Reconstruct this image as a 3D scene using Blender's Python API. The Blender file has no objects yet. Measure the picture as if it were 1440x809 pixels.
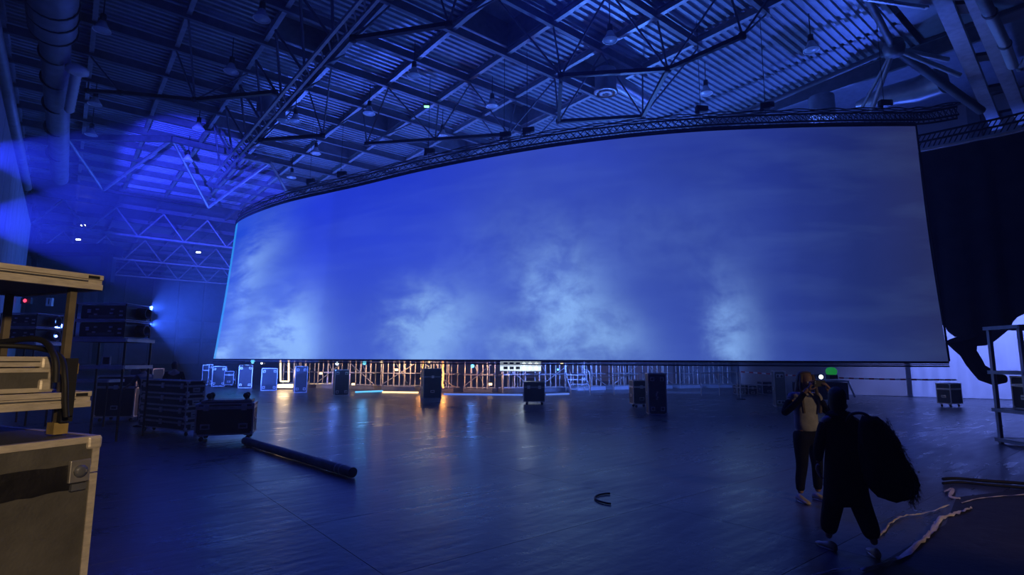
import bpy, bmesh, math, random
from mathutils import Vector, Matrix, noise as mnoise
random.seed(7)
S = bpy.context.scene
C = S.collection
PI = math.pi
def lin(r, g, b):
    f = lambda c: (c/255/12.92) if c/255 <= .04045 else ((c/255+.055)/1.055)**2.4
    return (f(r), f(g), f(b), 1.0)

# ------------------------------------------------------------------ camera
F, CX, CY, EYE = 770.0, 720.0, 404.5, 1.75
pitch = math.atan((506.5-CY)/F); roll = math.radians(.22)
R0 = Vector((1, 0, 0)); FW = Vector((0, math.cos(pitch), math.sin(pitch))); U0 = Vector((0, -math.sin(pitch), math.cos(pitch)))
RT = R0*math.cos(roll)+U0*math.sin(roll); UP = -R0*math.sin(roll)+U0*math.cos(roll)
cd = bpy.data.cameras.new('camera'); cam = bpy.data.objects.new('camera', cd); C.objects.link(cam)
cd.sensor_width = 36; cd.lens = 36*F/1440; cd.clip_end = 400; cd.clip_start = .05
M3 = Matrix((RT, UP, -FW)).transposed(); cam.matrix_world = Matrix.Translation((0, 0, EYE)) @ M3.to_4x4()
S.camera = cam

# ------------------------------------------------------------------ world, exposure
w = bpy.data.worlds.new('world'); S.world = w; w.use_nodes = True
w.node_tree.nodes['Background'].inputs[0].default_value = (.004, .01, .06, 1)
w.node_tree.nodes['Background'].inputs[1].default_value = .25
S.view_settings.view_transform = 'Standard'; S.view_settings.look = 'None'; S.view_settings.gamma = 1
S.view_settings.exposure = 0.0; S.view_settings.use_curve_mapping = False
try:
    S.cycles.use_denoising = True; S.cycles.max_bounces = 6; S.cycles.diffuse_bounces = 3; S.cycles.volume_bounces = 0
    S.cycles.sample_clamp_indirect = 4; S.cycles.caustics_reflective = False; S.cycles.caustics_refractive = False
except Exception: pass

def ray(x, y): return RT*(x-CX)+FW*F+UP*(CY-y)
def az(x, y, z):                      # point of the place seen at x,y that lies at height z
    d = ray(x, y); return Vector((0, 0, EYE))+d*((z-EYE)/d.z)
def ay(x, y, Y):                      # ... that lies Y metres in front
    d = ray(x, y); return Vector((0, 0, EYE))+d*(Y/d.y)

# hall axes: u runs along the hall, v across it
HS, HC = math.sin(math.radians(39.2)), math.cos(math.radians(39.2))
HROT = math.radians(39.2)
def W(u, v, z): return Vector((-HS*u+HC*v, HC*u+HS*v, z))
def uv_of(p): return (-HS*p.x+HC*p.y, HC*p.x+HS*p.y)

# ------------------------------------------------------------------ lights
def lamp(name, kind, loc, energy, color, target=None, **kw):
    l = bpy.data.lights.new(name, kind); l.energy = energy; l.color = color
    for k, v in kw.items(): setattr(l, k, v)
    o = bpy.data.objects.new(name, l); C.objects.link(o); o.location = loc
    if target is not None: o.rotation_euler = (Vector(target)-Vector(loc)).to_track_quat('-Z', 'Y').to_euler()
    return o
BLUE = (.05, .13, 1.0); SKYB = (.07, .21, 1.0); DEEP = (.02, .05, 1.0); WARM = (1.0, .72, .42)
# blue washes standing inside the ring and along the hall, aimed at the roof; then added fills
lamp('blue_wash_ring', 'SPOT', W(19, 24, 3.0), 7000, SKYB, W(15.5, 18.5, 14), spot_size=2.3, spot_blend=.8, shadow_soft_size=.3)
lamp('blue_wash_back', 'SPOT', W(30, 14, 3.0), 6000, BLUE, W(25, 10, 14), spot_size=2.3, spot_blend=.8, shadow_soft_size=.3)
lamp('blue_wash_side', 'SPOT', W(9.5, 34.9, 3.0), 6500, BLUE, W(6, 24, 12), spot_size=2.0, spot_blend=.7, shadow_soft_size=.4)
lamp('blue_wash_deep', 'SPOT', W(62, 9, 3.0), 4000, BLUE, W(72, 5, 13), spot_size=2.2, spot_blend=.8, shadow_soft_size=.3)
lamp('blue_wash_far', 'SPOT', W(43, 12, 3.0), 5500, BLUE, W(36, 5, 13), spot_size=2.0, spot_blend=.8, shadow_soft_size=.3)
lamp('blue_floor_fill', 'SPOT', (1.5, 13.8, 13.4), 1500, DEEP, (1.5, 10, 0), spot_size=2.1, spot_blend=1, shadow_soft_size=.5)  # added fill high overhead, aimed down to turn the floor bluer
lamp('blue_roof_fill', 'SPOT', (-1, -1.5, 9.5), 1000, (.02, .06, 1), W(16, 8, 14), spot_size=2.0, spot_blend=1, shadow_soft_size=.4)  # unseen fill added above and behind the camera for the roof and haze
lamp('hall_work_light', 'SPOT', (3.2, -3.5, 3.6), 1000, WARM, (-2.6, 2.3, 1.3), spot_size=.42, spot_blend=.7, shadow_soft_size=.2)
lamp('side_work_light', 'SPOT', (8.5, 1.0, 3.6), 420, WARM, (5.2, 7.4, 0), spot_size=.7, spot_blend=.8, shadow_soft_size=.2)

# projector beams: narrow-edged spots shining from the projector stacks through the haze
def beam_light(p, target, size, e, col=(.04, .09, 1.0), nm='projector_beam', blend=.05):
    return lamp(nm, 'SPOT', p, e, col, target, spot_size=math.radians(size), spot_blend=blend, shadow_soft_size=.03)
beam_light(ay(-58, 208, 8), ay(330, 279, 60), 20, 70000, (.03, .05, 1.0), blend=.3)
beam_light(ay(-68, 306, 7.5), ay(330, 331, 60), 21, 76000, (.03, .05, 1.0), blend=.22)
beam_light(ay(212, 434, 12.5), ay(420, 397, 44), 33, 20000, (.05, .14, 1.0))
beam_light(ay(212, 456, 12.5), ay(420, 463, 44), 29, 20000, (.05, .14, 1.0))
beam_light(ay(77, 459, 15.1), ay(300, 415, 45), 28, 26000, (.05, .14, 1.0))
beam_light(ay(77, 473, 15.1), ay(300, 470, 45), 20, 22000, (.05, .14, 1.0))
# ------------------------------------------------------------------ helpers
def tag(o, label=None, cat=None, group=None, kind=None):
    if label: o['label'] = label
    if cat: o['category'] = cat
    if group: o['group'] = group
    if kind: o['kind'] = kind
    return o
def empty(name, loc=(0, 0, 0), rz=0, label=None, cat=None, group=None, kind=None):
    o = bpy.data.objects.new(name, None); C.objects.link(o); o.location = loc; o.rotation_euler = (0, 0, rz)
    o.empty_display_size = .2
    return tag(o, label, cat, group, kind)
def bake(o):
    """matrix of an empty from its own location and rotation"""
    return Matrix.Translation(o.location) @ o.rotation_euler.to_matrix().to_4x4()
class MB:
    def __init__(s): s.v = []; s.f = []; s.smooth = set()
    def add(s, vs, fs, smooth=False):
        n = len(s.v); s.v += [Vector(p) for p in vs]
        for f in fs:
            if smooth: s.smooth.add(len(s.f))
            s.f.append([i+n for i in f])
        return s
    def box(s, c, d, m=None):
        x, y, z = d[0]/2, d[1]/2, d[2]/2; c = Vector(c)
        vs = [Vector(p) for p in ((-x,-y,-z),(x,-y,-z),(x,y,-z),(-x,y,-z),(-x,-y,z),(x,-y,z),(x,y,z),(-x,y,z))]
        if m is not None: vs = [m @ p for p in vs]
        return s.add([c+p for p in vs], [(0,3,2,1),(4,5,6,7),(0,1,5,4),(1,2,6,5),(2,3,7,6),(3,0,4,7)])
    def beam(s, p, q, w, h, up=(0, 0, 1)):
        p, q = Vector(p), Vector(q); d = (q-p); L = d.length; d.normalize()
        upv = Vector(up)
        if abs(d.dot(upv)) > .98: upv = Vector((1, 0, 0))
        a = d.cross(upv).normalized(); b = a.cross(d)
        m = Matrix((a, d, b)).transposed()
        return s.box((p+q)/2, (w, L, h), m)
    def tube(s, pts, r, n=8, cap=True, closed=False):
        pts = [Vector(p) for p in pts]; rs = r if isinstance(r, (list, tuple)) else [r]*len(pts)
        vs, fs = [], []; prev = None
        for i, p in enumerate(pts):
            if closed: t = pts[(i+1) % len(pts)]-pts[i-1]
            else: t = pts[min(i+1, len(pts)-1)]-pts[max(i-1, 0)]
            t.normalize()
            if prev is None:
                a = t.cross(Vector((0, 0, 1)) if abs(t.z) < .9 else Vector((1, 0, 0))).normalized()
            else: a = (prev-t*prev.dot(t)).normalized()
            prev = a; b = t.cross(a)
            for k in range(n):
                an = 2*PI*k/n; vs.append(p+(a*math.cos(an)+b*math.sin(an))*rs[i])
        m = len(pts)
        for i in range(m if closed else m-1):
            j = (i+1) % m
            for k in range(n): fs.append((i*n+k, i*n+(k+1) % n, j*n+(k+1) % n, j*n+k))
        s.add(vs, fs, True)
        if cap and not closed: s.add(vs[:n], [tuple(range(n))[::-1]]); s.add(vs[-n:], [tuple(range(n))])
        return s
    def lathe(s, prof, c=(0, 0, 0), n=16, m=None, caps=True):
        c = Vector(c); vs, fs = [], []
        for r, z in prof:
            for k in range(n):
                p = Vector((r*math.cos(2*PI*k/n), r*math.sin(2*PI*k/n), z))
                if m is not None: p = m @ p
                vs.append(c+p)
        for i in range(len(prof)-1):
            for k in range(n): fs.append((i*n+k, i*n+(k+1) % n, (i+1)*n+(k+1) % n, (i+1)*n+k))
        if caps: fs.append(tuple(range(n))[::-1]); fs.append(tuple((len(prof)-1)*n+k for k in range(n)))
        return s.add(vs, fs, True)
    def loft(s, rings, closed=True, caps=True):
        n = len(rings[0]); vs = [p for r in rings for p in r]; fs = []
        for i in range(len(rings)-1):
            for k in range(n if closed else n-1): fs.append((i*n+k, i*n+(k+1) % n, (i+1)*n+(k+1) % n, (i+1)*n+k))
        if caps: fs.append(tuple(range(n))[::-1]); fs.append(tuple((len(rings)-1)*n+k for k in range(n)))
        return s.add(vs, fs, True)
    def build(s, name, mat, parent=None, world=False, bevel=0, label=None, uvs=None):
        me = bpy.data.meshes.new(name)
        vs = s.v
        if world and parent is not None:
            inv = bake(parent).inverted(); vs = [inv @ v for v in vs]
        me.from_pydata([tuple(v) for v in vs], [], s.f); me.update()
        for i, p in enumerate(me.polygons): p.use_smooth = i in s.smooth
        me.materials.append(mat)
        o = bpy.data.objects.new(name, me); C.objects.link(o)
        if parent is not None: o.parent = parent
        if bevel:
            b = o.modifiers.new('bevel', 'BEVEL'); b.width = bevel; b.segments = 2; b.limit_method = 'ANGLE'
        if label: o['label'] = label
        return o
def box_part(name, c, d, mat, parent, m=None, bevel=0, label=None):
    return MB().box(c, d, m).build(name, mat, parent, bevel=bevel, label=label)
def copy_tree(o, parent=None):
    c = o.copy(); C.objects.link(c); c.parent = parent
    for ch in KIDS(o): copy_tree(ch, c)
    return c
def KIDS(o): return [x for x in list(C.objects) if x.parent == o]
def smooth_path(P, n=8):
    P = [Vector(p) for p in P]; out = []
    for i in range(len(P)-1):
        a = P[max(i-1, 0)]; b = P[i]; c = P[i+1]; d = P[min(i+2, len(P)-1)]
        for k in range(n):
            t = k/n
            out.append(.5*((2*b)+(c-a)*t+(2*a-5*b+4*c-d)*t*t+(3*b-a-3*c+d)*t**3))
    out.append(P[-1]); return out

# ------------------------------------------------------------------ materials
def mat(name, col, rough=.6, metal=0, var=.25, scale=6, bump=0, bscale=40, spec=.5, stretch=None):
    m = bpy.data.materials.new(name); m.use_nodes = True; nt = m.node_tree; b = nt.nodes['Principled BSDF']
    b.inputs['Roughness'].default_value = rough; b.inputs['Metallic'].default_value = metal
    b.inputs['Specular IOR Level'].default_value = spec
    tc = nt.nodes.new('ShaderNodeTexCoord'); n = nt.nodes.new('ShaderNodeTexNoise'); n.inputs['Scale'].default_value = scale
    n.inputs['Detail'].default_value = 4; src = tc.outputs['Object']
    if stretch:
        mp = nt.nodes.new('ShaderNodeMapping'); mp.inputs['Scale'].default_value = stretch
        nt.links.new(src, mp.inputs[0]); src = mp.outputs[0]
    nt.links.new(src, n.inputs['Vector'])
    r = nt.nodes.new('ShaderNodeValToRGB'); c = Vector(col[:3])
    r.color_ramp.elements[0].position = .3; r.color_ramp.elements[1].position = .7
    r.color_ramp.elements[0].color = (*(c*(1-var)), 1); r.color_ramp.elements[1].color = (*[min(1, x) for x in c*(1+var)], 1)
    nt.links.new(n.outputs['Fac'], r.inputs[0]); nt.links.new(r.outputs[0], b.inputs['Base Color'])
    if bump:
        n2 = nt.nodes.new('ShaderNodeTexNoise'); n2.inputs['Scale'].default_value = bscale; nt.links.new(src, n2.inputs['Vector'])
        bp = nt.nodes.new('ShaderNodeBump'); bp.inputs['Strength'].default_value = bump; bp.inputs['Distance'].default_value = .02
        nt.links.new(n2.outputs['Fac'], bp.inputs['Height']); nt.links.new(bp.outputs[0], b.inputs['Normal'])
    return m
def emis(name, col, strength):
    m = bpy.data.materials.new(name); m.use_nodes = True; nt = m.node_tree; b = nt.nodes['Principled BSDF']
    b.inputs['Base Color'].default_value = (.02, .02, .02, 1)
    b.inputs['Emission Color'].default_value = (*col[:3], 1); b.inputs['Emission Strength'].default_value = strength
    return m
M = {}
M['deck'] = mat('roof_steel', (.32, .36, .42), .45, .3, .15, 3)
M['steel'] = mat('painted_steel', (.16, .17, .2), .5, .3, .2, 4)
M['steel_lt'] = mat('pale_steel', (.42, .44, .48), .45, .4, .2, 4)
M['dark'] = mat('black_steel', (.02, .021, .025), .45, .3, .3, 8)
M['duct'] = mat('galvanised_duct', (.4, .42, .46), .4, .5, .2, 3, .1, 20)
M['lampwhite'] = mat('lamp_enamel', (.75, .78, .8), .35, 0, .08, 5)
M['glass'] = mat('skylight_panel', (.45, .52, .6), .3, 0, .2, 2)
M['wall'] = mat('hall_wall_paint', (.34, .38, .45), .8, 0, .12, 1.2)
M['wall_dk'] = mat('dark_wall_paint', (.12, .14, .18), .8, 0, .2, 1.2)
M['alu'] = mat('aluminium', (.62, .6, .57), .35, .75, .15, 9)
M['alu_warm'] = mat('worn_aluminium', (.78, .7, .58), .45, .35, .18, 14, .1, 60, stretch=(1, 1, 4))
M['ply_black'] = mat('black_laminate', (.02, .021, .026), .42, 0, .3, 6, .08, 90)
M['ply_grey'] = mat('grey_laminate', (.10, .096, .088), .55, 0, .18, 10, .12, 70)
M['rubber'] = mat('black_rubber', (.012, .012, .014), .6, 0, .3, 8)
M['black'] = mat('matt_black', (.01, .01, .012), .8, 0, .3, 8)
M['tape'] = mat('black_tape', (.014, .013, .013), .4, 0, .3, 12, .2, 30)
M['brass'] = mat('yellow_block', (.45, .33, .12), .5, .2, .2, 20)
M['drape'] = mat('blackout_cloth', (.035, .04, .06), .95, 0, .2, 2, spec=.1)
M['tan'] = mat('tan_drape', (.42, .38, .36), .85, 0, .1, 1)
M['whitecloth'] = mat('white_drape', (.72, .74, .8), .8, 0, .06, 1.5, .2, 3)
M['tapewhite'] = mat('white_tape', (.85, .72, .52), .6, 0, .15, 12)
M['skin'] = mat('skin', (.42, .26, .19), .55, 0, .06, 10)
M['hair'] = mat('blonde_hair', (.17, .13, .10), .5, 0, .35, 30, .5, 60, stretch=(8, 8, 1))
M['hair_dk'] = mat('dark_hair', (.02, .015, .012), .5, 0, .35, 30, .5, 60, stretch=(8, 8, 1))
M['coat'] = mat('black_coat', (.008, .008, .01), .85, 0, .3, 10, .3, 30, spec=.2)
M['trousers'] = mat('dark_trousers', (.010, .011, .016), .85, 0, .3, 10, .2, 30, spec=.2)
M['shirt'] = mat('pale_shirt', (.40, .39, .42), .8, 0, .12, 12, .3, 20)
M['fur'] = mat('fur_trim', (.12, .095, .07), .9, 0, .5, 40, 1, 90)
M['white'] = mat('white_plastic', (.7, .7, .68), .4, 0, .05, 5)
M['skinshoe'] = mat('pale_shoe', (.5, .42, .36), .6, 0, .1, 10)
M['screen_edge'] = mat('screen_hem', (.02, .02, .03), .6, 0, .2, 5)
M['scaf'] = mat('scaffold_tube', (.55, .54, .52), .4, .6, .15, 10)
M['orange_lit'] = emis('orange_tube_light', (1, .42, .1), 3)
M['warm_lit'] = emis('warm_lamp_lens', (1, .7, .38), 3.2)
M['cyan_lit'] = emis('cyan_lamp_lens', (.1, .55, 1), 5)
M['white_lit'] = emis('white_lamp_lens', (.75, .9, 1), 4)
M['blue_lit'] = emis('blue_lamp_lens', (.1, .25, 1), 4)
M['green_lit'] = emis('green_beacon_lens', (.02, .5, .08), .35)
M['red_lit'] = emis('red_lamp_lens', (1, .05, .12), 2.5)
M['green_lamp'] = emis('green_indicator', (.3, 1, .5), 2)
M['tape_red'] = mat('barrier_red', (.5, .03, .03), .5)
M['tape_wht'] = mat('barrier_white', (.8, .8, .8), .5)

# floor: black vinyl sheets with scuffs, satin gloss
def floor_mat():
    m = bpy.data.materials.new('floor_vinyl'); m.use_nodes = True; nt = m.node_tree; b = nt.nodes['Principled BSDF']
    N = nt.nodes.new; L = nt.links.new
    geo = N('ShaderNodeNewGeometry')
    mp = N('ShaderNodeMapping'); mp.inputs['Rotation'].default_value = (0, 0, -HROT); L(geo.outputs['Position'], mp.inputs[0])
    st = N('ShaderNodeMapping'); st.inputs['Scale'].default_value = (.35, 2.2, 1); L(mp.outputs[0], st.inputs[0])
    n1 = N('ShaderNodeTexNoise'); n1.inputs['Scale'].default_value = .6; n1.inputs['Detail'].default_value = 6; n1.inputs['Roughness'].default_value = .65; L(mp.outputs[0], n1.inputs['Vector'])
    n2 = N('ShaderNodeTexNoise'); n2.inputs['Scale'].default_value = 3.2; n2.inputs['Detail'].default_value = 5; L(st.outputs[0], n2.inputs['Vector'])
    n3 = N('ShaderNodeTexNoise'); n3.inputs['Scale'].default_value = 9; n3.inputs['Detail'].default_value = 3; L(mp.outputs[0], n3.inputs['Vector'])
    r = N('ShaderNodeValToRGB'); r.color_ramp.elements[0].color = (.042, .045, .054, 1); r.color_ramp.elements[1].color = (.115, .12, .135, 1)
    r.color_ramp.elements[0].position = .3; r.color_ramp.elements[1].position = .75
    mx = N('ShaderNodeMath'); mx.operation = 'ADD'; a = N('ShaderNodeMath'); a.operation = 'MULTIPLY'; a.inputs[1].default_value = .5
    a2 = N('ShaderNodeMath'); a2.operation = 'MULTIPLY'; a2.inputs[1].default_value = .5
    L(n1.outputs['Fac'], a.inputs[0]); L(n2.outputs['Fac'], a2.inputs[0]); L(a.outputs[0], mx.inputs[0]); L(a2.outputs[0], mx.inputs[1])
    L(mx.outputs[0], r.inputs[0]); L(r.outputs[0], b.inputs['Base Color'])
    mr = N('ShaderNodeMapRange'); mr.inputs['From Min'].default_value = .3; mr.inputs['From Max'].default_value = .7
    mr.inputs['To Min'].default_value = .2; mr.inputs['To Max'].default_value = .44; L(mx.outputs[0], mr.inputs['Value']); L(mr.outputs[0], b.inputs['Roughness'])
    bp = N('ShaderNodeBump'); bp.inputs['Strength'].default_value = .35; bp.inputs['Distance'].default_value = .012
    ad = N('ShaderNodeMath'); ad.operation = 'ADD'; L(n2.outputs['Fac'], ad.inputs[0]); L(n3.outputs['Fac'], ad.inputs[1])
    L(ad.outputs[0], bp.inputs['Height']); L(bp.outputs[0], b.inputs['Normal'])
    b.inputs['Specular IOR Level'].default_value = .5
    return m
M['floor'] = floor_mat()

# the picture thrown on the ring: a blue sky with low clouds
def screen_mat():
    m = bpy.data.materials.new('projected_sky'); m.use_nodes = True; nt = m.node_tree; b = nt.nodes['Principled BSDF']
    N = nt.nodes.new; L = nt.links.new
    def val(x):
        return x
    def op(o, a, c=None, clamp=False):
        n = N('ShaderNodeMath'); n.operation = o; n.use_clamp = clamp
        for i, x in enumerate((a, c)):
            if x is None: continue
            if isinstance(x, (int, float)): n.inputs[i].default_value = x
            else: L(x, n.inputs[i])
        return n.outputs[0]
    tc = N('ShaderNodeUVMap'); tc.uv_map = 'UVMap'
    sp = N('ShaderNodeSeparateXYZ'); L(tc.outputs[0], sp.inputs[0]); u, v = sp.outputs[0], sp.outputs[1]
    mp = N('ShaderNodeMapping'); mp.inputs['Scale'].default_value = (10.33, 3.27, 1); L(tc.outputs[0], mp.inputs[0])
    def nz(scale, detail=8, rough=.6, dist=0, off=0, src=mp, st=(1, 1, 1)):
        m2 = N('ShaderNodeMapping'); m2.inputs['Location'].default_value = (off, off*.7, 0); m2.inputs['Scale'].default_value = st
        L(src.outputs[0], m2.inputs[0])
        n = N('ShaderNodeTexNoise'); n.inputs['Scale'].default_value = scale; n.inputs['Detail'].default_value = detail
        n.inputs['Roughness'].default_value = rough; n.inputs['Distortion'].default_value = dist; L(m2.outputs[0], n.inputs['Vector'])
        return n.outputs['Fac']
    nbig = nz(.55, 6, .55, .4, 3.1); nmed = nz(1.9, 11, .66, .25, 9.4, st=(1, 1.2, 1)); nst = nz(1.1, 5, .55, .2, 17, st=(.45, 2.4, 1))
    # soft warp so blobs lose their round outline
    uu = op('ADD', u, op('MULTIPLY', op('SUBTRACT', nmed, .5), .07)); vv = op('ADD', v, op('MULTIPLY', op('SUBTRACT', nbig, .5), .35))
    def blob(cx, cy, sx, sy, amp):
        dx = op('DIVIDE', op('SUBTRACT', uu, cx), sx); dy = op('DIVIDE', op('SUBTRACT', vv, cy), sy)
        q = op('ADD', op('MULTIPLY', dx, dx), op('MULTIPLY', dy, dy))
        return op('MULTIPLY', op('POWER', 2.718, op('MULTIPLY', q, -1)), amp)
    def total(lst):
        t = None
        for x in lst: t = blob(*x) if t is None else op('ADD', t, blob(*x))
        return t
    # u = (x-300)/1033 ; v = height on the screen
    clouds = total([(.10, .08, .040, .28, 1.7), (.012, .03, .014, .12, 1.1), (.035, .42, .025, .3, .6), (.06, .72, .03, .2, .35), (.29, .12, .050, .22, .95),
                    (.325, .22, .05, .14, .5), (.485, .20, .060, .24, 1.1), (.55, .06, .05, .12, .7), (.715, .10, .035, .22, .8), (.42, .03, .05, .08, .5),
                    (.40, .5, .10, .25, .12), (.62, .55, .14, .2, .10)])
    tex = op('MULTIPLY', op('SUBTRACT', nmed, .38), 3.6, True)
    wisp = op('MULTIPLY', op('SUBTRACT', nst, .45), 1.3, True)
    cl = op('MULTIPLY', clouds, op('ADD', .42, op('MULTIPLY', tex, .78)))
    cl = op('ADD', cl, op('MULTIPLY', wisp, .13), True)
    # base sky: strong blue upper left, duller and darker to the right
    cr = N('ShaderNodeValToRGB'); e = cr.color_ramp.elements
    stops = [(0, (22, 66, 200)), (.12, (34, 60, 222)), (.25, (36, 62, 215)), (.42, (50, 74, 196)), (.6, (46, 68, 176)), (.78, (36, 54, 146)), (.9, (32, 46, 118)), (1, (40, 48, 100))]
    e[0].position = 0; e[0].color = lin(*stops[0][1]); e[1].position = 1; e[1].color = lin(*stops[-1][1])
    for p, c in stops[1:-1]:
        k = e.new(p); k.color = lin(*c)
    L(u, cr.inputs[0])
    # height: lower part paler, upper part deeper
    low = N('ShaderNodeMix'); low.data_type = 'RGBA'; low.inputs['B'].default_value = lin(92, 128, 222)
    L(op('MULTIPLY', op('POWER', op('SUBTRACT', 1, v, True), 1.6), op('MULTIPLY', op('SUBTRACT', 1.04, u, True), .62)), low.inputs['Factor']); L(cr.outputs[0], low.inputs['A'])
    mc = N('ShaderNodeMix'); mc.data_type = 'RGBA'; mc.inputs['B'].default_value = lin(140, 186, 255)
    L(op('MULTIPLY', cl, .92), mc.inputs['Factor']); L(low.outputs['Result'], mc.inputs['A'])
    # soft mottling, projector seams, dimmer strip where two projectors meet
    mot = op('ADD', .80, op('MULTIPLY', nbig, .40))
    seam = None
    for cx, wd, am in ((.142, .002, .10), (.034, .0015, .08), (.50, .002, .03), (.81, .003, .05)):
        s1 = op('MULTIPLY', op('DIVIDE', op('SUBTRACT', u, cx), wd), 1)
        s1 = op('MULTIPLY', op('DIVIDE', 1, op('ADD', 1, op('POWER', 2.718, op('MULTIPLY', s1, -1)))), am)
        seam = s1 if seam is None else op('ADD', seam, s1)
    bri = op('MULTIPLY', mot, op('SUBTRACT', 1.14, op('MULTIPLY', seam, 1)))
    # cyan rim of the picture at the far left edge
    rim = op('MULTIPLY', op('LESS_THAN', u, .0035), .7)
    mr = N('ShaderNodeMix'); mr.data_type = 'RGBA'; mr.inputs['B'].default_value = lin(40, 150, 235)
    L(rim, mr.inputs['Factor']); L(mc.outputs['Result'], mr.inputs['A'])
    L(mr.outputs['Result'], b.inputs['Emission Color']); L(bri, b.inputs['Emission Strength'])
    b.inputs['Base Color'].default_value = (.006, .006, .007, 1); b.inputs['Roughness'].default_value = .9; b.inputs['Specular IOR Level'].default_value = 0
    return m
M['screen'] = screen_mat()

# ================================================================== SETTING
# floor -------------------------------------------------------------
fl = MB().box(tuple(W(42, 14, -.12)), (62, 114, .2), Matrix.Rotation(HROT, 3, 'Z')).build('floor', M['black']); tag(fl, kind='structure')
fl_root = fl
sheet_me = None
def sheet(u0, u1, v0, v1):
    m = MB(); g = .006
    c = W((u0+u1)/2, (v0+v1)/2, -.0120); m.box(c, (v1-v0-g, u1-u0-g, .021), Matrix.Rotation(HROT, 3, 'Z'))
    return m.build('floor_sheet', M['floor'], fl_root)
us = [-12, -6, -2, 0.2, 2.3, 4.3, 6.1, 8.6, 11.2, 14, 17, 21, 26, 32, 40, 49, 65, 82, 99]
vs_ = [-18, -10, -5, -1.5, 2.2, 5.8, 10.4, 15.6, 21.9, 30, 46]
for i in range(len(us)-1):
    for j in range(len(vs_)-1): sheet(us[i], us[i+1], vs_[j], vs_[j+1])

# walls ---------------------------------------------------------------
def wall(name, a, b, z0, z1, m, th=.25, n=0, panel=None):
    a, b = Vector((*a, 0)), Vector((*b, 0)); root = MB().beam((a.x, a.y, (z0+z1)/2), (b.x, b.y, (z0+z1)/2), th, z1-z0).build(name, m); tag(root, kind='structure')
    return root
A = lambda u, v: tuple(W(u, v, 0)[:2])
wl = wall('wall_left', A(-13, -3.6), A(98, -3.6), 0, 13.98, M['wall_dk'])
wb = wall('wall_back', A(98, -4), A(98, 46), 0, 13.98, M['wall_dk'])
wr = wall('wall_right', A(-13, 36), A(98, 36), 0, 15.3, M['wall'])
wf = wall('wall_front', A(-12.5, -4), A(-12.5, 46), 0, 13.98, M['wall_dk'])
# pale cladding panels on the left wall, beside the dark piers
for k in range(16):
    u0 = 8.2+k*2.05
    MB().box(W(u0+1, -2.05, 4.65), (.12, 1.98, 9.3), Matrix.Rotation(HROT, 3, 'Z')).build('wall_panel', M['wall'], wl)
for k in range(15):
    MB().box(W(7+k*6, -3.1, 6.76), (.7, .45, 13.5), Matrix.Rotation(HROT, 3, 'Z')).build('pier', M['wall_dk'], wl)
    MB().box(W(7+k*6, -2.9, 9.0+0), (1.0, .25, .5), Matrix.Rotation(HROT, 3, 'Z')).build('bracket', M['steel'], wl)
for k in range(8):
    MB().box(W(97.3, -2+k*3.4, 6.2), (3.0, .12, 2.6), Matrix.Rotation(HROT, 3, 'Z')).build('wall_panel', M['wall'], wb)
    MB().box(W(97.3, -2+k*3.4, 2.6), (3.0, .12, 3.2), Matrix.Rotation(HROT, 3, 'Z')).build('wall_panel', M['wall'], wb)
    MB().box(W(97.2, -.3+k*3.4, 6.8), (.3, .3, 13.5), Matrix.Rotation(HROT, 3, 'Z')).build('pier', M['steel'], wb)
for k in range(12):
    MB().box(W(-8+k*4.6, 35.7, 7.51), (.4, .5, 15), Matrix.Rotation(HROT, 3, 'Z')).build('pier', M['steel'], wr)
for z in (3.5, 7.5, 11.2):
    MB().beam(W(-12, 35.6, z), W(48, 35.6, z), .3, .35).build('wall_rail', M['steel_lt'], wr)

MB().box(tuple(ay(95, 379, 43)), (6.6, 1.4, 1.9)).build('gallery_front', M['wall'], wl); MB().box(tuple(ay(95, 352, 42.8)), (7.6, 1.8, .7)).build('gallery_beam', M['wall_dk'], wl)
MB().box(tuple(ay(75, 424, 46)), (5.6, .8, 1.9)).build('gallery_panel', M['wall'], wl)
for x_ in (44, 144): MB().box(tuple(ay(x_, 430, 42.5)), (.5, .5, 9)).build('gallery_post', M['wall_dk'], wl)
# haze in the air of the hall: one even body of it, wall to wall
hm = bpy.data.materials.new('haze'); hm.use_nodes = True; nt = hm.node_tree
for n in list(nt.nodes):
    if n.type != 'OUTPUT_MATERIAL': nt.nodes.remove(n)
vs = nt.nodes.new('ShaderNodeVolumeScatter'); vs.inputs['Color'].default_value = (.6, .75, 1, 1); vs.inputs['Density'].default_value = .0055; vs.inputs['Anisotropy'].default_value = .2
nt.links.new(vs.outputs[0], [n for n in nt.nodes if n.type == 'OUTPUT_MATERIAL'][0].inputs['Volume'])
hz = MB().box(tuple(W(42.5, 16.1, 7.0)), (38.8, 109.0, 13.7), Matrix.Rotation(HROT, 3, 'Z')).build('haze', hm); tag(hz, 'thin blue-lit haze filling the whole hall', 'haze', kind='stuff')

# ceiling -------------------------------------------------------------
ZR = 14.0; UL = [10.6+2.6*k for k in range(-2, 15)]; VL = [4.99+2.55*k for k in range(-3, 8)]+[24.9]
ceil = empty('ceiling', (0, 0, 0), HROT, kind='structure')      # local x = v, y = u
def corr(w, l, n):
    m = MB(); d = .09; vs = []; fs = []; per = l/n; prof = []
    for k in range(n):
        y = -l/2+k*per; prof += [(y, 0), (y+per*.42, 0), (y+per*.5, d), (y+per*.92, d)]
    prof.append((l/2, 0))
    for y, z in prof: vs += [(-w/2, y, z), (w/2, y, z)]
    for i in range(len(prof)-1): fs.append((2*i, 2*i+1, 2*i+3, 2*i+2))
    n0 = len(vs)
    vs += [(-w/2, -l/2, d+.02), (w/2, -l/2, d+.02), (w/2, l/2, d+.02), (-w/2, l/2, d+.02)]; fs.append((n0, n0+1, n0+2, n0+3))
    return m.add(vs, fs)
pan = corr(2.55, 2.6, 9)
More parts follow.
